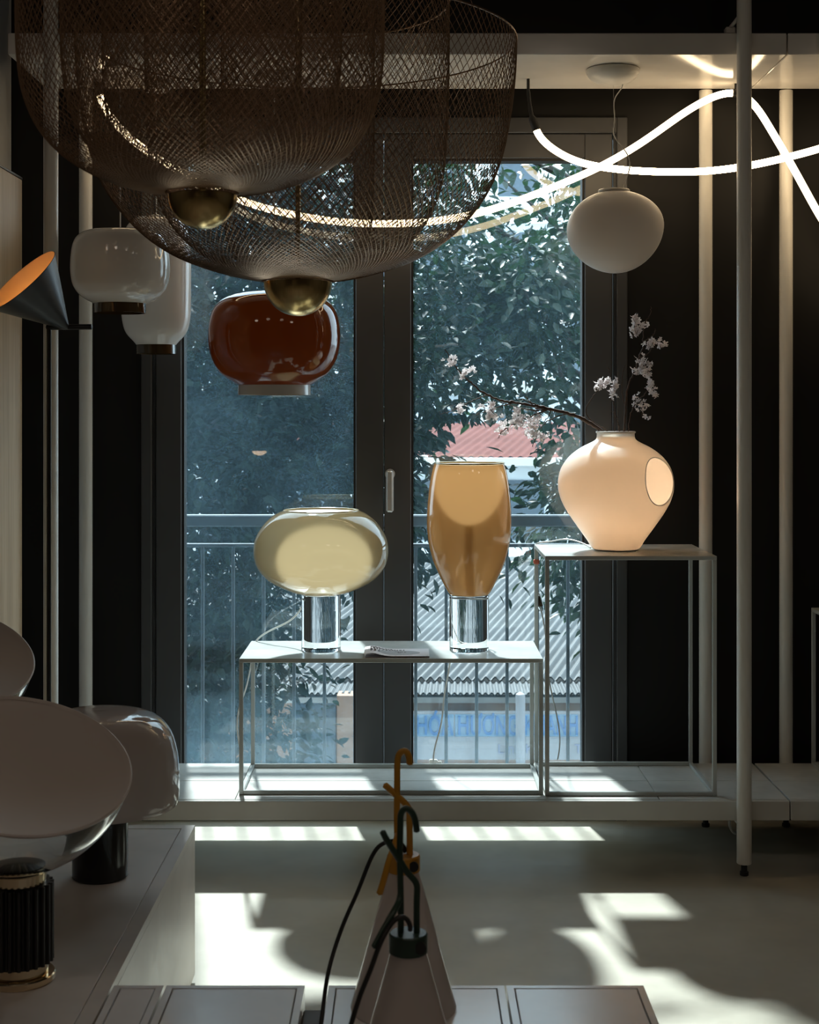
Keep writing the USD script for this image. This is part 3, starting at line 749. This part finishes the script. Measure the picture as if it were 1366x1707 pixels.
# ------------------------------------------------------------------ wire-mesh chandeliers
def mesh_layer(prof, n, slope, wr, c):
    """Two families of crossing helical wires on the surface of revolution of the profile."""
    prof = smooth_prof(prof, 44)
    ds = np.r_[0, np.linalg.norm(np.diff(prof, axis=0), axis=1)]
    rm = np.r_[prof[0, 0], 0.5 * (prof[1:, 0] + prof[:-1, 0])]
    th = np.cumsum(ds / (slope * np.maximum(rm, 0.03)))
    k = len(prof)
    vs, fs, base = [], [], 0
    for sgn in (1, -1):
        for j in range(n):
            t = sgn * th + 2 * np.pi * (j + rng.uniform(-0.12, 0.12)) / n
            rad = np.stack([np.cos(t), np.sin(t), 0 * t], 1)
            q = np.stack([prof[:, 0] * np.cos(t), prof[:, 0] * np.sin(t), prof[:, 1]], 1) + rad * (0.0006 * sgn) + c
            d = np.gradient(q, axis=0)
            d /= np.linalg.norm(d, axis=1, keepdims=True)
            w = np.cross(d, rad)
            w /= np.linalg.norm(w, axis=1, keepdims=True)
            nn = np.cross(w, d)
            ring_ = np.stack([q + wr * nn, q + wr * (-0.5 * nn + 0.866 * w), q + wr * (-0.5 * nn - 0.866 * w)], 1)
            vs.append(ring_.reshape(-1, 3))
            i = np.arange(k - 1)[:, None] * 3
            for a_, b_ in ((0, 1), (1, 2), (2, 0)):
                fs.append(np.hstack([i + a_, i + b_, i + 3 + b_]) + base)
                fs.append(np.hstack([i + a_, i + 3 + b_, i + 3 + a_]) + base)
            base += 3 * k
    return trimesh.Trimesh(np.vstack(vs), np.vstack(fs), process=False)


def chandelier(label, cx, Y, bowl_y, bowl_r, layers, cell, wr):
    s = Y / F
    x = (cx - CX) * s
    zb = H - (bowl_y - HY) * s
    R = bowl_r * s
    p = thing('mesh_chandelier', label, 'chandelier', (x, Y, zb - R))
    c = np.array([x, Y, 0.0])
    part('brass_bowl', lathe([(0, zb + 0.001), (R - 0.003, zb + 0.001), (R, zb - 0.001)] + [(R * math.cos(t), zb - R * math.sin(t)) for t in np.linspace(0.03, math.pi / 2 - 0.02, 30)] + [(0, zb - R)], 96, c), M['brass'], p, 40, label='polished brass half-sphere bowl')
    names = ('outer_mesh_shade', 'middle_mesh_shade', 'inner_mesh_shade')
    for nm, rows in zip(names, layers):
        pr = [(r * s, H - (y - HY) * s) for y, r in rows]
        n = int(round(2 * math.pi * max(q[0] for q in pr) / cell))
        q = part(nm, mesh_layer(pr, n, 1.25, wr, c), M['wire'], p, False)
        rt, zt = pr[0]
        a = np.linspace(0, 2 * np.pi, 121)
        part('shade_rim', tube(np.stack([x + rt * np.cos(a), Y + rt * np.sin(a), np.full(121, zt)], 1), 0.0022, 6, False), M['wire'], q)
    part('centre_rod', rod((x, Y, zb), (x, Y, 3.25), 0.0058, 12), M['brass'], p)
    part('ceiling_rose', cyl(x, Y, 3.24, 3.299, 0.06, 40), M['black_metal'], p)
    zt = H - (layers[2][0][0] - HY) * s
    for k in range(3):
        t = 2 * math.pi * k / 3 + 0.4
        for rows in layers:
            r_, z_ = rows[0][1] * s, H - (rows[0][0] - HY) * s
            part('suspension_wire', rod((x + r_ * math.cos(t), Y + r_ * math.sin(t), z_), (x + 0.05 * math.cos(t), Y + 0.05 * math.sin(t), 3.25), 0.0007, 5), M['wire'], p)
    return p


chandelier('large wire-mesh chandelier whose rim shows at the right, hanging low before the window', 497, 3.5, 470, 57,
           [[(70, 364), (110, 363), (160, 359), (230, 348), (300, 327), (355, 293), (400, 248), (432, 195), (452, 140), (463, 95), (468, 60)],
            [(2, 252), (100, 252), (200, 250), (290, 243), (350, 225), (395, 195), (428, 155), (450, 110), (464, 60)],
            [(-60, 127), (100, 127), (250, 127), (350, 125), (400, 118), (430, 104), (450, 84), (463, 56)]], 0.0215, 0.00085)
chandelier('smaller wire-mesh chandelier hanging nearer at the upper left', 338, 2.6, 325, 57.5,
           [[(-95, 303), (0, 303), (80, 302), (140, 297), (190, 284), (235, 258), (270, 220), (296, 172), (312, 122), (321, 62)],
            [(-130, 232), (0, 232), (90, 231), (150, 226), (205, 212), (250, 185), (283, 145), (306, 100), (319, 60)],
            [(-160, 165), (0, 165), (120, 164), (190, 158), (235, 145), (270, 122), (298, 95), (317, 58)]], 0.0160, 0.00072)

# ------------------------------------------------------------------ left: wooden panel, cone floor lamp
xp = (37 - CX) / F * 4.4
wp = thing('wood_panel', 'pale oak panel with a black top edge at the left edge of the picture', 'panel', (xp - 0.02, 3.9, 0))
zt = H + (HY - 300) / F * 4.4
part('panel_board', box(xp - 0.04, xp, 3.7, 4.4, 0, zt, 0.002), M['wood'], wp, False)
part('top_edge', box(xp - 0.041, xp + 0.001, 3.7, 4.401, zt, zt + 0.007, 0.001), M['black_metal'], wp, False)

YC = 3.92
sc = YC / F
fl = thing('floor_lamp', 'black cone-shaped floor lamp with a glowing amber inside at the left edge', 'floor lamp', ((81 - CX) * sc, YC, 0))
ap, bc = P(113, 548, YC), P(37, 467, YC)
ax = bc - ap
vw = np.array([0, 0, H]) - bc; vw /= np.linalg.norm(vw)          # the opening turns a little towards the room
ax -= vw * (ax @ vw)
Lc = np.linalg.norm(ax) / math.cos(math.asin(0.2))
ax = ax / np.linalg.norm(ax) * math.cos(math.asin(0.2)) + 0.2 * vw
Rc = 70 * sc
T = trimesh.geometry.align_vectors([0, 0, 1], ax)
T[:3, 3] = ap
w = 0.0022
co = lathe([(0.004, 0), (0.006, 0.001), (Rc, Lc), (Rc - w * .5, Lc + .0008)], 96)
ci = lathe([(Rc - w * .5, Lc + .0008), (Rc - w, Lc), (0.012, Lc * .11)], 96)
co.apply_transform(T); ci.apply_transform(T)
cn = part('cone_shade', co, M['black_metal'], fl, 40)
part('cone_lining', ci, M['flint_inside'], cn, 40, label='pale lining lit amber')
ld = lathe([(0, Lc * .30), (0.028, Lc * .30), (0.028, Lc * .34), (0, Lc * .365)], 32)
ld.apply_transform(T)
part('light_source', ld, M['flint_led'], fl, 40)
az_ = H - (545.5 - HY) * sc
part('arm', rod(((78 - CX) * sc, YC, az_), ((153 - CX) * sc, YC, az_ + .001), 0.0072), M['black_metal'], fl)
part('stem', rod(((81.5 - CX) * sc, YC, 0.02), ((81.5 - CX) * sc, YC, az_), 0.0062), M['black_metal'], fl)
part('base', cyl((81.5 - CX) * sc, YC, 0.0, 0.024, 0.11, 64), M['black_metal'], fl)

# ------------------------------------------------------------------ low cabinet at the left and the lamps on it
ZC = 0.374
XC = -0.516
YE = 3.648


def cabinet(label, x0, x1, y0, y1, inset=0.028, m='module_white'):
    p = thing('low_cabinet', label, 'display cabinet', ((x0 + x1) / 2, (y0 + y1) / 2, 0))
    part('body', box(x0, x1, y0, y1, 0.016, ZC - 0.018, 0.0015), M[m], p, False)
    # a frame of mitred edge strips round the top panel
    o = [(x0, y0), (x1, y0), (x1, y1), (x0, y1)]
    i = [(x0 + inset, y0 + inset), (x1 - inset, y0 + inset), (x1 - inset, y1 - inset), (x0 + inset, y1 - inset)]
    for k in range(4):
        q = extrude([o[k], o[(k + 1) % 4], i[(k + 1) % 4], i[k]], 0.018)
        q.apply_translation([0, 0, ZC - 0.018])
        part('edge_strip', q, M[m], p, False)
    part('top_panel', box(x0 + inset + .0022, x1 - inset - .0022, y0 + inset + .0022, y1 - inset - .0022, ZC - 0.018, ZC - 0.0006, 0.001), M[m], p, False)
    for x in (x0 + 0.03, x1 - 0.03):
        for y in (y0 + 0.03, y1 - 0.03):
            part('foot', cyl(x, y, 0, 0.017, 0.014, 20), M['black_rubber'], p)
    return p


cabinet('long low off-white cabinet at the lower left carrying the glass lamps', -1.20, XC, 1.3, YE, 0.028, 'cabinet_white')
YM = 2.63
cabinet('narrow low display module beside the long cabinet, leftmost of the row along the bottom', XC + 0.004, (272.5 - CX) / 960 * 0.996, 1.3, YM, 0.012)
cabinet('low display module left of the dark gap in the bottom row', (277 - CX) / 960 * 0.996, (508 - CX) / 960 * 0.996, 1.3, YM, 0.012)
cabinet('low display module under the two cone lamps, right of the dark gap', (548 - CX) / 960 * 0.996, (841 - CX) / 960 * 0.996, 1.3, YM, 0.012)
cabinet('rightmost low display module of the bottom row', (845 - CX) / 960 * 0.996, (1074 - CX) / 960 * 0.996, 1.3, YM, 0.012)
single('gap_block', box((509 - CX) / 960 * .996, (547 - CX) / 960 * .996, 1.5, YM - 0.05, 0.0, 0.352, 0.003), plain('gap_brown', (0.05, 0.035, 0.025), 0.6), 'dark brown block filling the gap between two display modules', 'cable tray')  # dark block set into the gap so no bright floor shows


def dish_lamp(label, X, Y, tilt_x, tilt_y, Rd, hz):
    """Fluted black foot with a tilted clear glass bowl and a white dished reflector lying in it."""
    p = thing('dish_lamp', label, 'table lamp', (X, Y, ZC))
    Rb = 0.058
    part('base_plate', lathe([(0, ZC), (Rb + .004, ZC), (Rb + 0.006, ZC + .003), (Rb + .006, ZC + 0.011), (Rb + .004, ZC + 0.013), (0, ZC + .013)], 72, (X, Y, 0)), M['gold_ring'], p)
    part('lower_collar', cyl(X, Y, ZC + .013, ZC + .032, Rb - 0.006, 64), M['gold_ring'], p)
    a = np.linspace(0, 2 * np.pi, 360, endpoint=False)
    fl_ = Rb - 0.001 + 0.004 * np.sign(np.cos(24 * a)) * np.abs(np.cos(24 * a)) ** 0.5
    part('fluted_column', extrude(np.stack([fl_ * np.cos(a), fl_ * np.sin(a)], 1), hz - .052).apply_translation([X, Y, ZC + .032]), M['black_metal'], p, 30, label='black fluted metal column')
    part('upper_collar', cyl(X, Y, ZC + hz - .02, ZC + hz, Rb - 0.010, 64), M['gold_ring'], p)
    # bowl: spherical cap of glass, reflector disc at its mouth, both tilted about the foot
    dep = 0.95 * Rd
    Rs = (Rd ** 2 + dep ** 2) / (2 * dep)
    zc0 = Rs
    amax = math.asin(min(1, Rd / Rs))
    if dep > Rs:
        amax = math.pi - amax
    t = np.linspace(0, amax, 40)
    go = np.stack([Rs * np.sin(t), zc0 - Rs * np.cos(t)], 1)
    wi = 0.0045
    gi = np.stack([(Rs - wi) * np.sin(t), zc0 - (Rs - wi) * np.cos(t)], 1)
    gl = lathe(np.vstack([go, gi[::-1]]), 120)
    dt = np.linspace(0, 1, 24)
    rf = np.stack([(Rd - .006) * dt, dep - 0.034 * (1 - dt ** 2) * (1 + 0.25 * dt)], 1)
    rfl = np.vstack([rf, [[Rd + .002, dep + .001], [Rd + .003, dep + .005], [Rd, dep + .007], [Rd - .008, dep + .004]], (rf + [0, .0035])[::-1]])
    rl = lathe(rfl, 120)
    # pivot: roll the sphere over the collar
    R_ = trimesh.transformations.rotation_matrix(tilt_x, (1, 0, 0)) @ trimesh.transformations.rotation_matrix(tilt_y, (0, 1, 0))
    C = np.array([X, Y, ZC + hz + 0.002 + Rs - (Rs - math.sqrt(Rs ** 2 - (Rb * .8) ** 2))])
    for m_ in (gl, rl):
        m_.apply_translation([0, 0, -Rs])
        m_.apply_transform(R_)
        m_.apply_translation(C)
    part('glass_bowl', gl, M['bowl_glass'], p, 40, label='clear glass bowl')
    part('reflector', rl, M['reflector'], p, 40, label='white dished reflector')
    part('bulb_holder', lathe([(0, ZC + hz), (0.044, ZC + hz), (0.047, ZC + hz + .008), (0.03, ZC + hz + .012), (0, ZC + hz + .012)], 48, (X, Y, 0)), M['black_metal'], p)


dish_lamp('near dish lamp with fluted black foot and tilted white reflector, lower left corner', -0.686, 2.66, 0.371, 0.253, 0.198, 0.190)
dish_lamp('second dish lamp farther back, only its glass bowl rim showing at the left edge', -1.05, 3.40, 0.371, 0.253, 0.205, 0.252)

XMm, YMm = (167 - CX) / F * 3.245, 3.245
mu = thing('mushroom_lamp', 'milk-glass mushroom lamp on a black cylinder foot at the far end of the long cabinet', 'table lamp', (XMm, YMm, ZC))
sm = YMm / F
part('foot', cyl(XMm, YMm, ZC, H - (1352 - HY) * sm, 46 * sm, 72, 0.003), M['black_gloss'], mu, 35)
mp_ = smooth_prof([(0.0, H - (1184 - HY) * sm), (45 * sm, H - (1184.5 - HY) * sm), (80 * sm, H - (1191 - HY) * sm), (106 * sm, H - (1207 - HY) * sm), (122 * sm, H - (1234 - HY) * sm), (129.5 * sm, H - (1270 - HY) * sm), (131 * sm, H - (1305 - HY) * sm), (130 * sm, H - (1333 - HY) * sm), (127 * sm, H - (1342 - HY) * sm)], 50)
inn = mp_[::-1] * [1, 1] - np.stack([np.where(mp_[::-1, 0] > 0.004, 0.004, 0), np.full(len(mp_), 0.0)], 1)
inn[:, 1] -= 0.004 * (inn[:, 0] < 0.1)
part('glass_shade', lathe(mp_, 96, (XMm, YMm, 0)), M['mushroom'], mu, True)
part('shade_bottom', lathe([(127 * sm, H - (1342 - HY) * sm), (100 * sm, H - (1347 - HY) * sm), (44 * sm, H - (1349 - HY) * sm)], 96, (XMm, YMm, 0)), M['mushroom'], mu, True)

# ------------------------------------------------------------------ cone lamps with hooked handles
def cone_lamp(label, cx, Y, cap_top, cap_bot, cap_r, color, hook, branch, lower, cordp, dY):
    s = Y / F
    x = (cx - CX) * s
    p = thing('cone_lamp', label, 'portable lamp', (x, Y, ZC))
    zb = H - (cap_bot - HY) * s + 0.003
    zt = H - (cap_top - HY) * s - 0.002
    r = cap_r * s
    k = 0.27
    rb = r * .93 + k * (zb - ZC)
    part('cone_shade', lathe([(rb - .004, ZC + .0005), (rb, ZC + .0005), (rb + .0008, ZC + .004), (r * .93, zb), (r * .5, zb + .001)], 96, (x, Y, 0)), M['cone_shade'], p, 40)
    cpp = part('cap', lathe([(0, zb), (r - .002, zb), (r, zb + .0015), (r, zt - .002), (r - .002, zt), (0, zt)], 64, (x, Y, 0)), M[color], p, 35)
    part('switch_knob', trimesh.creation.cylinder(0.0085, 0.006, sections=24).apply_transform(trimesh.transformations.rotation_matrix(math.pi / 2, (1, 0, 0))).apply_translation([x + r * .6, Y - r * .82, (zt + zb) / 2]), M['black_rubber'], p)
    R = 5.4 * s
    for nm, pts in (('hook', hook), ('cross_branch', branch), ('lower_branch', lower)):
        q = spline([P(a_, b_, Y + (d_[0] if d_ else 0)) for a_, b_, *d_ in pts], 50)
        part(nm, tube(q, R, 14), M[color], p, True)
    part('power_cord', tube(spline([P(a_, b_, Y + dd) for a_, b_, dd in cordp], 80), 0.0036, 8), M['black_rubber'], p)
    return p


cone_lamp('pale cone lamp with a mustard-orange hooked handle, behind the green one', 673, 2.53, 1422, 1455, 27.5, 'orange_plastic',
          [(683, 1274), (682, 1262), (675, 1252), (667, 1256), (663, 1270), (662.5, 1300), (662, 1349), (662.5, 1390), (663.5, 1425)],
          [(641.8, 1308.4), (656.8, 1322), (669, 1333), (681, 1346.7), (683, 1363), (683.2, 1390), (683.3, 1425)],
          [(663, 1390), (657, 1412, -.03), (650, 1432, -.04), (643, 1456, -.045), (632.7, 1490, -.05)],
          [(676, 1420, .005), (660, 1402, 0), (644.5, 1404, 0), (632, 1411, 0), (616, 1437, 0), (596.6, 1486, 0), (574.7, 1535.5, -.01), (555.6, 1590, -.03), (546, 1628.5, -.05), (539, 1678, -.07), (534, 1720, -.1), (531, 1790, -.12)], 0)
cone_lamp('pale cone lamp with a dark green hooked handle, nearest at the bottom', 681, 2.15, 1552, 1591, 32.5, 'green_plastic',
          [(695, 1386), (692, 1366), (685, 1352), (677, 1348), (670, 1354), (667.7, 1371), (667, 1415), (667.5, 1459), (668.3, 1556)],
          [(638, 1386), (651, 1410), (665, 1431.5), (681, 1456), (694, 1472.5), (695.5, 1490), (695, 1520), (695, 1556)],
          [(668, 1490), (665, 1503, -.005), (657, 1519, -.02), (640, 1549, -.035), (624, 1579, -.045)],
          [(684, 1550, -.02), (682, 1538, -.025), (673, 1529, -.03), (662, 1531, -.035), (648.6, 1546, -.04), (635, 1571, -.05), (618.5, 1615, -.05), (602, 1656, -.05), (585.7, 1707, -.05), (570, 1760, -.05), (558, 1850, -.03)], 0)

# small coil of cable and a bracket under the platform by the right front pole
cc = P(1226, 1380, 4.62)
single('cable_coil', tube(np.stack([cc[0] + 0.017 * np.cos(np.linspace(0, 19, 90)), 4.62 + np.linspace(-.012, .012, 90), 0.118 + .034 * np.sin(np.linspace(0, 19, 90))], 1), 0.003, 6), M['cord_grey'], 'small coil of cable tucked under the platform beside the right front pole', 'cable')

# ------------------------------------------------------------------ lamps out of view, behind and above the viewer
def offscreen_pendant(x, y, z, label, k=1.0, m='lamp_warm'):
    p = thing('offscreen_pendant', label, 'pendant lamp', (x, y, z))
    pr = [(0.002, z)] + [(0.17 * k * math.sin(t), z + 0.10 * k * (1 - math.cos(t))) for t in np.linspace(0.1, math.pi / 2, 16)]
    part('shade', lathe(pr + [(0.165 * k, z + .1 * k), (0.0, z + .1 * k)], 48, (x, y, 0)), M[m], p, 40)
    part('suspension_cord', rod((x, y, z + .1 * k), (x, y, 3.29), 0.002, 8), M['black_rubber'], p)


offscreen_pendant(-1.25, -2.4, 1.0, 'warm bowl pendant behind the viewer, seen as a small reflection in the left pane', 0.36)
for x, y, w in ((-2.3, 0.9, 'far left'), (-0.8, 1.0, 'left of the middle'), (0.8, 1.0, 'right of the middle'), (2.3, 0.9, 'far right')):  # unseen lamps, placed to brighten the surfaces facing the camera
    offscreen_pendant(x, y, 3.0, 'unseen lamp above the viewer, placed to light camera-facing sides, ' + w, 1.3, 'unseen_lamp')

# ------------------------------------------------------------------ outside: balcony railing
YR = 5.52
ra = thing('balcony_railing', 'grey steel balcony railing with thin vertical bars outside the window', 'railing', (0, YR, 0))
zr = H - (858 - HY) / F * YR
part('top_rail', box(-2.6, 2.6, YR - 0.03, YR + 0.03, zr - 0.042, zr, 0.004), M['rail'], ra, False)
zr2 = H - (906 - HY) / F * YR
part('lower_rail', box(-2.6, 2.6, YR - 0.018, YR + 0.018, zr2 - 0.012, zr2, 0.002), M['rail'], ra, False)
x0b = (338 - CX) / F * YR
for k in range(-11, 31):
    xb = x0b + k * 0.1108
    if abs(xb) < 2.55:
        part('baluster', box(xb - 0.006, xb + 0.006, YR - 0.006, YR + 0.006, -0.04, zr2 - 0.012, 0.0015), M['rail'], ra, False)
part('bottom_rail', box(-2.6, 2.6, YR - 0.015, YR + 0.015, -0.06, -0.03, 0.002), M['rail'], ra, False)
struct('balcony_slab', box(-2.7, 2.7, 5.30, 5.62, -0.22, -0.05), M['wall_cream'])

# ------------------------------------------------------------------ outside: neighbouring houses
def corrugated(xa, xb, ya, za, yb, zb, shift, pitch, amp, per=8):
    """Corrugated sheet from the eave (ya, za) to the top (yb, zb); the folds run sideways by shift."""
    n = int((xb - xa) / pitch * per)
    u = np.linspace(xa, xb, n)
    rows = 6
    V_, F_ = [], []
    for i in range(rows):
        t = i / (rows - 1)
        ph = 2 * np.pi * u / pitch
        V_.append(np.stack([u + shift * t, np.full(n, ya + (yb - ya) * t), za + (zb - za) * t + amp * np.sin(ph)], 1))
    top = np.vstack(V_)
    for i in range(rows - 1):
        a_ = np.arange(n - 1) + i * n
        F_.append(np.stack([a_, a_ + 1, a_ + n + 1], 1)); F_.append(np.stack([a_, a_ + n + 1, a_ + n], 1))
    f_ = np.vstack(F_)
    N = len(top)
    return trimesh.Trimesh(np.vstack([top, top - [0, 0, 0.012]]), np.vstack([f_, f_[:, ::-1] + N]), process=False)


def zat(py, Y):
    return H - (py - HY) / F * Y


hs = thing('shop_house', 'low shop across the street with a grey corrugated roof, blue awning and grey sign', 'house', (0, 13.5, -3.6))
ye, yt = 11.8, 15.7
part('corrugated_roof', corrugated(-5.5, 4.0, ye, zat(1131, ye), yt, zat(1131, ye) + 0.139 * (yt - ye), 0.313 * (yt - ye), 0.072, 0.016), M['roof_grey'], hs, True)
part('eave_sheet', corrugated(-5.5, 5.5, 11.25, zat(1156, 11.25), ye + .03, zat(1131, ye) - .03, 0.02, 0.046, 0.009), M['roof_grey'], hs, True)
yw = 11.5
part('wall', box(-5.4, 5.4, yw, yw + 0.15, -3.6, zat(1158, yw) - .03), M['wall_brown'], hs, False)
part('fascia', box(-5.4, 5.4, yw - .06, yw, zat(1172, yw - .06), zat(1158, yw - .06) - .02), M['wall_cream'], hs, False)
part('ridge_cap', box(-5.0, 6.2, yt - .06, yt + .12, zat(1131, ye) + 0.139 * (yt - ye) - .1, zat(1131, ye) + 0.139 * (yt - ye) + .04), M['wall_cream'], hs, False)
part('side_wall', box(-5.4, 5.4, 15.6, 15.75, -3.6, zat(1131, ye) + 0.5), M['wall_cream'], hs, False)
ya = 11.15
part('sign_board', box(xw(640, ya), xw(1200, ya), ya + .03, ya + .07, zat(1268, ya), zat(1188, ya)), M['sign_grey'], hs, False)
for txt, px_, w_, h_, py_, m_ in (('Linh K', 830, 0, 15, 1257, 'sign_ink'), ('Te', 958, 0, 15, 1257, 'sign_ink'), ('HÓA', 692, 62, 30, 1225, 'awning'), ('HƯƠNG', 762, 102, 30, 1225, 'awning'), ('KHANH', 874, 88, 30, 1225, 'awning'), ('TRANG', 972, 100, 30, 1225, 'awning')):
    tm = meshkit.text_mesh(txt, h_ / F * ya, 0.012, bool(w_))
    if w_:
        tm.apply_scale([w_ / F * ya / tm.extents[0], 1, 1])
        part('letter_backing', box(xw(px_ - 3, ya), xw(px_ + w_ + 3, ya), ya + .022, ya + .03, zat(1229, ya), zat(1192, ya), 0.003), M['awning_pale'], hs, False)
    tm.apply_transform(trimesh.transformations.rotation_matrix(math.pi / 2, (1, 0, 0)))
    tm.apply_translation([xw(px_, ya), ya + (.022 if w_ else .03), zat(py_, ya)])
    part('sign_lettering', tm, M[m_], hs, False, label='letters ' + txt)
part('door', box(xw(490, yw), xw(560, yw), yw - .02, yw, -3.55, zat(1165, yw)), M['win_dark'], hs, False)
part('pillar', box(xw(562, ya), xw(600, ya), ya, ya + .2, -3.6, zat(1160, ya)), M['wall_brown'], hs, False)
part('drain_pipe', rod((xw(868, 11.1), 11.1, -3.6), (xw(868, 11.1), 11.1, zat(1157, 11.1)), 0.035, 12), M['sign_grey'], hs)

rh = thing('red_roof_house', 'house with a dull red corrugated roof behind the trees', 'house', (0.8, 22.5, -3.6))
part('red_roof', corrugated(-2.2, 3.2, 20.0, zat(762, 20.0), 24.0, zat(704, 24.0), 0.9, 0.13, 0.014), M['roof_red'], rh, True)
part('gutter', box(-2.3, 3.3, 19.86, 20.0, zat(776, 20), zat(763, 20)), M['wall_cream'], rh, False)
part('wall', box(-2.0, 3.0, 20.3, 20.45, -3.6, zat(768, 20.3)), M['wall_pale'], rh, False)
for xq in (-1.5, -0.3, 0.5, 1.2, 2.2):
    part('window', box(xq, xq + .6, 20.26, 20.3, zat(900, 20.3), zat(800, 20.3)), M['win_dark'], rh, False)

bl = thing('apartment_building', 'pale blue-grey apartment building far behind the trees', 'building', (0, 31, -3.6))
part('wall', box(-9, 9, 30, 32, -3.6, zat(372, 30)), M['wall_pale'], bl, False)
for r_ in range(5):
    z_ = -1.4 + r_ * 1.75
    part('floor_band', box(-9, 9, 29.75, 30, z_ - .42, z_ - .2), M['wall_cream'], bl, False)
    for c_ in range(12):
        xq = -8.4 + c_ * 1.45
        part('window', box(xq, xq + .8, 29.95, 30.0, z_, z_ + 1.05), M['win_dark'], bl, False)
struct('street_ground', box(-60, 60, 5.6, 90, -3.9, -3.6), M['street'])

# ------------------------------------------------------------------ outside: trees
LEAF = np.array([[0, 0, 0], [0.34, 0, -0.05], [0.68, 0, -0.09], [1, 0, -0.16], [0.30, 0.23, 0.03], [0.66, 0.19, 0.0], [0.30, -0.23, 0.03], [0.66, -0.19, 0.0]])
LF = np.array([[0, 1, 4], [4, 1, 2], [4, 2, 5], [5, 2, 3], [0, 6, 1], [6, 2, 1], [6, 7, 2], [7, 3, 2]])


def leaves(pos, dirs, size):
    n = len(pos)
    d = dirs / np.linalg.norm(dirs, axis=1, keepdims=True)
    up = np.tile([0.0, 0.0, 1.0], (n, 1)) + rng.normal(size=(n, 3)) * 0.5
    s = np.cross(up, d); s /= np.linalg.norm(s, axis=1, keepdims=True)
    u = np.cross(d, s)
    v = pos[:, None] + size[:, None, None] * (LEAF[None, :, :1] * d[:, None] + LEAF[None, :, 1:2] * s[:, None] + LEAF[None, :, 2:] * u[:, None])
    f = LF[None] + (np.arange(n) * 8)[:, None, None]
    return v, f.reshape(-1, 3)


def tree(label, base, top, crown, nclus, per, size, mat, keep, spread, n_single, nbranch, gap, hole=False):
    """crown: (centre, radii). keep(x, y, z) says where clusters may be."""
    t = thing('broadleaf_tree', label, 'tree', base)
    base, top = np.array(base, float), np.array(top, float)
    mid = (base + top) / 2 + [0.15, 0.1, 0]
    tr_ = spline([base, mid, top], 24)
    part('trunk', tube(tr_, np.linspace(0.17, 0.05, 24), 12), M['bark'], t, 50)
    c, r = np.array(crown[0]), np.array(crown[1])
    cl = []
    while len(cl) < nclus:
        q = rng.uniform(-1, 1, 3)
        if q @ q > 1:
            continue
        w_ = c + q * r
        if keep(*w_) and (meshkit.noise(w_ * 2.4, 3) > gap or rng.random() < 0.06):
            cl.append(w_)
    cl = np.array(cl)
    for k in range(nbranch):
        e = cl[rng.integers(len(cl))]
        if hole and e[2] < 1.7:
            e = cl[np.argmax(cl[:, 2] + rng.random(len(cl)))]
        i = int(np.argmin(np.linalg.norm(tr_ - (e - [0, 0, 0.9]), axis=1)))
        a_ = tr_[i]
        part('branch', tube(spline([a_, (a_ + e) / 2 + rng.normal(size=3) * .15, e], 14), np.linspace(0.035, 0.006, 14), 7), M['bark'], t, 50)
    pos = np.repeat(cl, per, 0)
    off = rng.normal(size=pos.shape) * spread
    pos = pos + off
    if hole:
        lx, ly = CX + pos[:, 0] / pos[:, 1] * F, HY - (pos[:, 2] - H) / pos[:, 1] * F
        ok = ~((lx > 742) & (lx < 890) & (ly > 700) & (ly < 775) & (rng.random(len(pos)) < 0.96))
        pos, off = pos[ok], off[ok]
    dr = off * [1, 1, .5] / spread + rng.normal(size=pos.shape) * 0.6 + [0, -0.15, -0.55]
    sz = rng.uniform(0.7, 1.25, len(pos)) * size
    v, f = leaves(pos, dr, sz)
    # the leaves nearest the window are parts of their own
    vis = np.argsort(pos[:, 1] + 50 * (np.abs(pos[:, 0] - np.where(pos[:, 0] < 0, -0.85, 0.5)) > 0.75) + 50 * (np.abs(pos[:, 2] - 1.2) > 1.5))
    one = vis[:n_single]
    for k in one:
        part('leaf', trimesh.Trimesh(v[k], LF, process=False), mat, t, True)
    rest = np.ones(len(pos), bool); rest[one] = False
    vr = v[rest].reshape(-1, 3)
    fr_ = (LF[None] + (np.arange(rest.sum()) * 8)[:, None, None]).reshape(-1, 3)
    part('foliage', trimesh.Trimesh(vr, fr_, process=False), mat, t, True, kind='stuff')
    return t


def keep_r(x, y, z):
    if z > 3.1 or z > 2.35 and rng.random() < 0.55:
        return False
    if z < 0.35:
        return x / y > (935 - CX) / F and z > 0.05
    if z < 1.5:
        px = CX + x / y * F
        py = HY - (z - H) / y * F
        if 725 < px < 905 and py > 675:
            return False
        if px < 745 and py > 800:
            return False
    return True


def keep_l(x, y, z):
    if z > 2.9:
        return False
    px, py = CX + x / y * F, HY - (z - H) / y * F
    if x > 0.0 and rng.random() < 0.75:
        return False
    return not (px > 480 and py > 935) and not (px > 500 and 826 < py < 856 and rng.random() < .8)


tree('broadleaf tree with distinct glossy leaves outside the right pane', (1.9, 10.4, -3.6), (1.5, 10.3, 2.9), ((0.85, 9.7, 1.6), (2.4, 1.1, 2.3)), 820, 28, 0.092, M['leaf'], keep_r, 0.13, 170, 12, 0.57, True)
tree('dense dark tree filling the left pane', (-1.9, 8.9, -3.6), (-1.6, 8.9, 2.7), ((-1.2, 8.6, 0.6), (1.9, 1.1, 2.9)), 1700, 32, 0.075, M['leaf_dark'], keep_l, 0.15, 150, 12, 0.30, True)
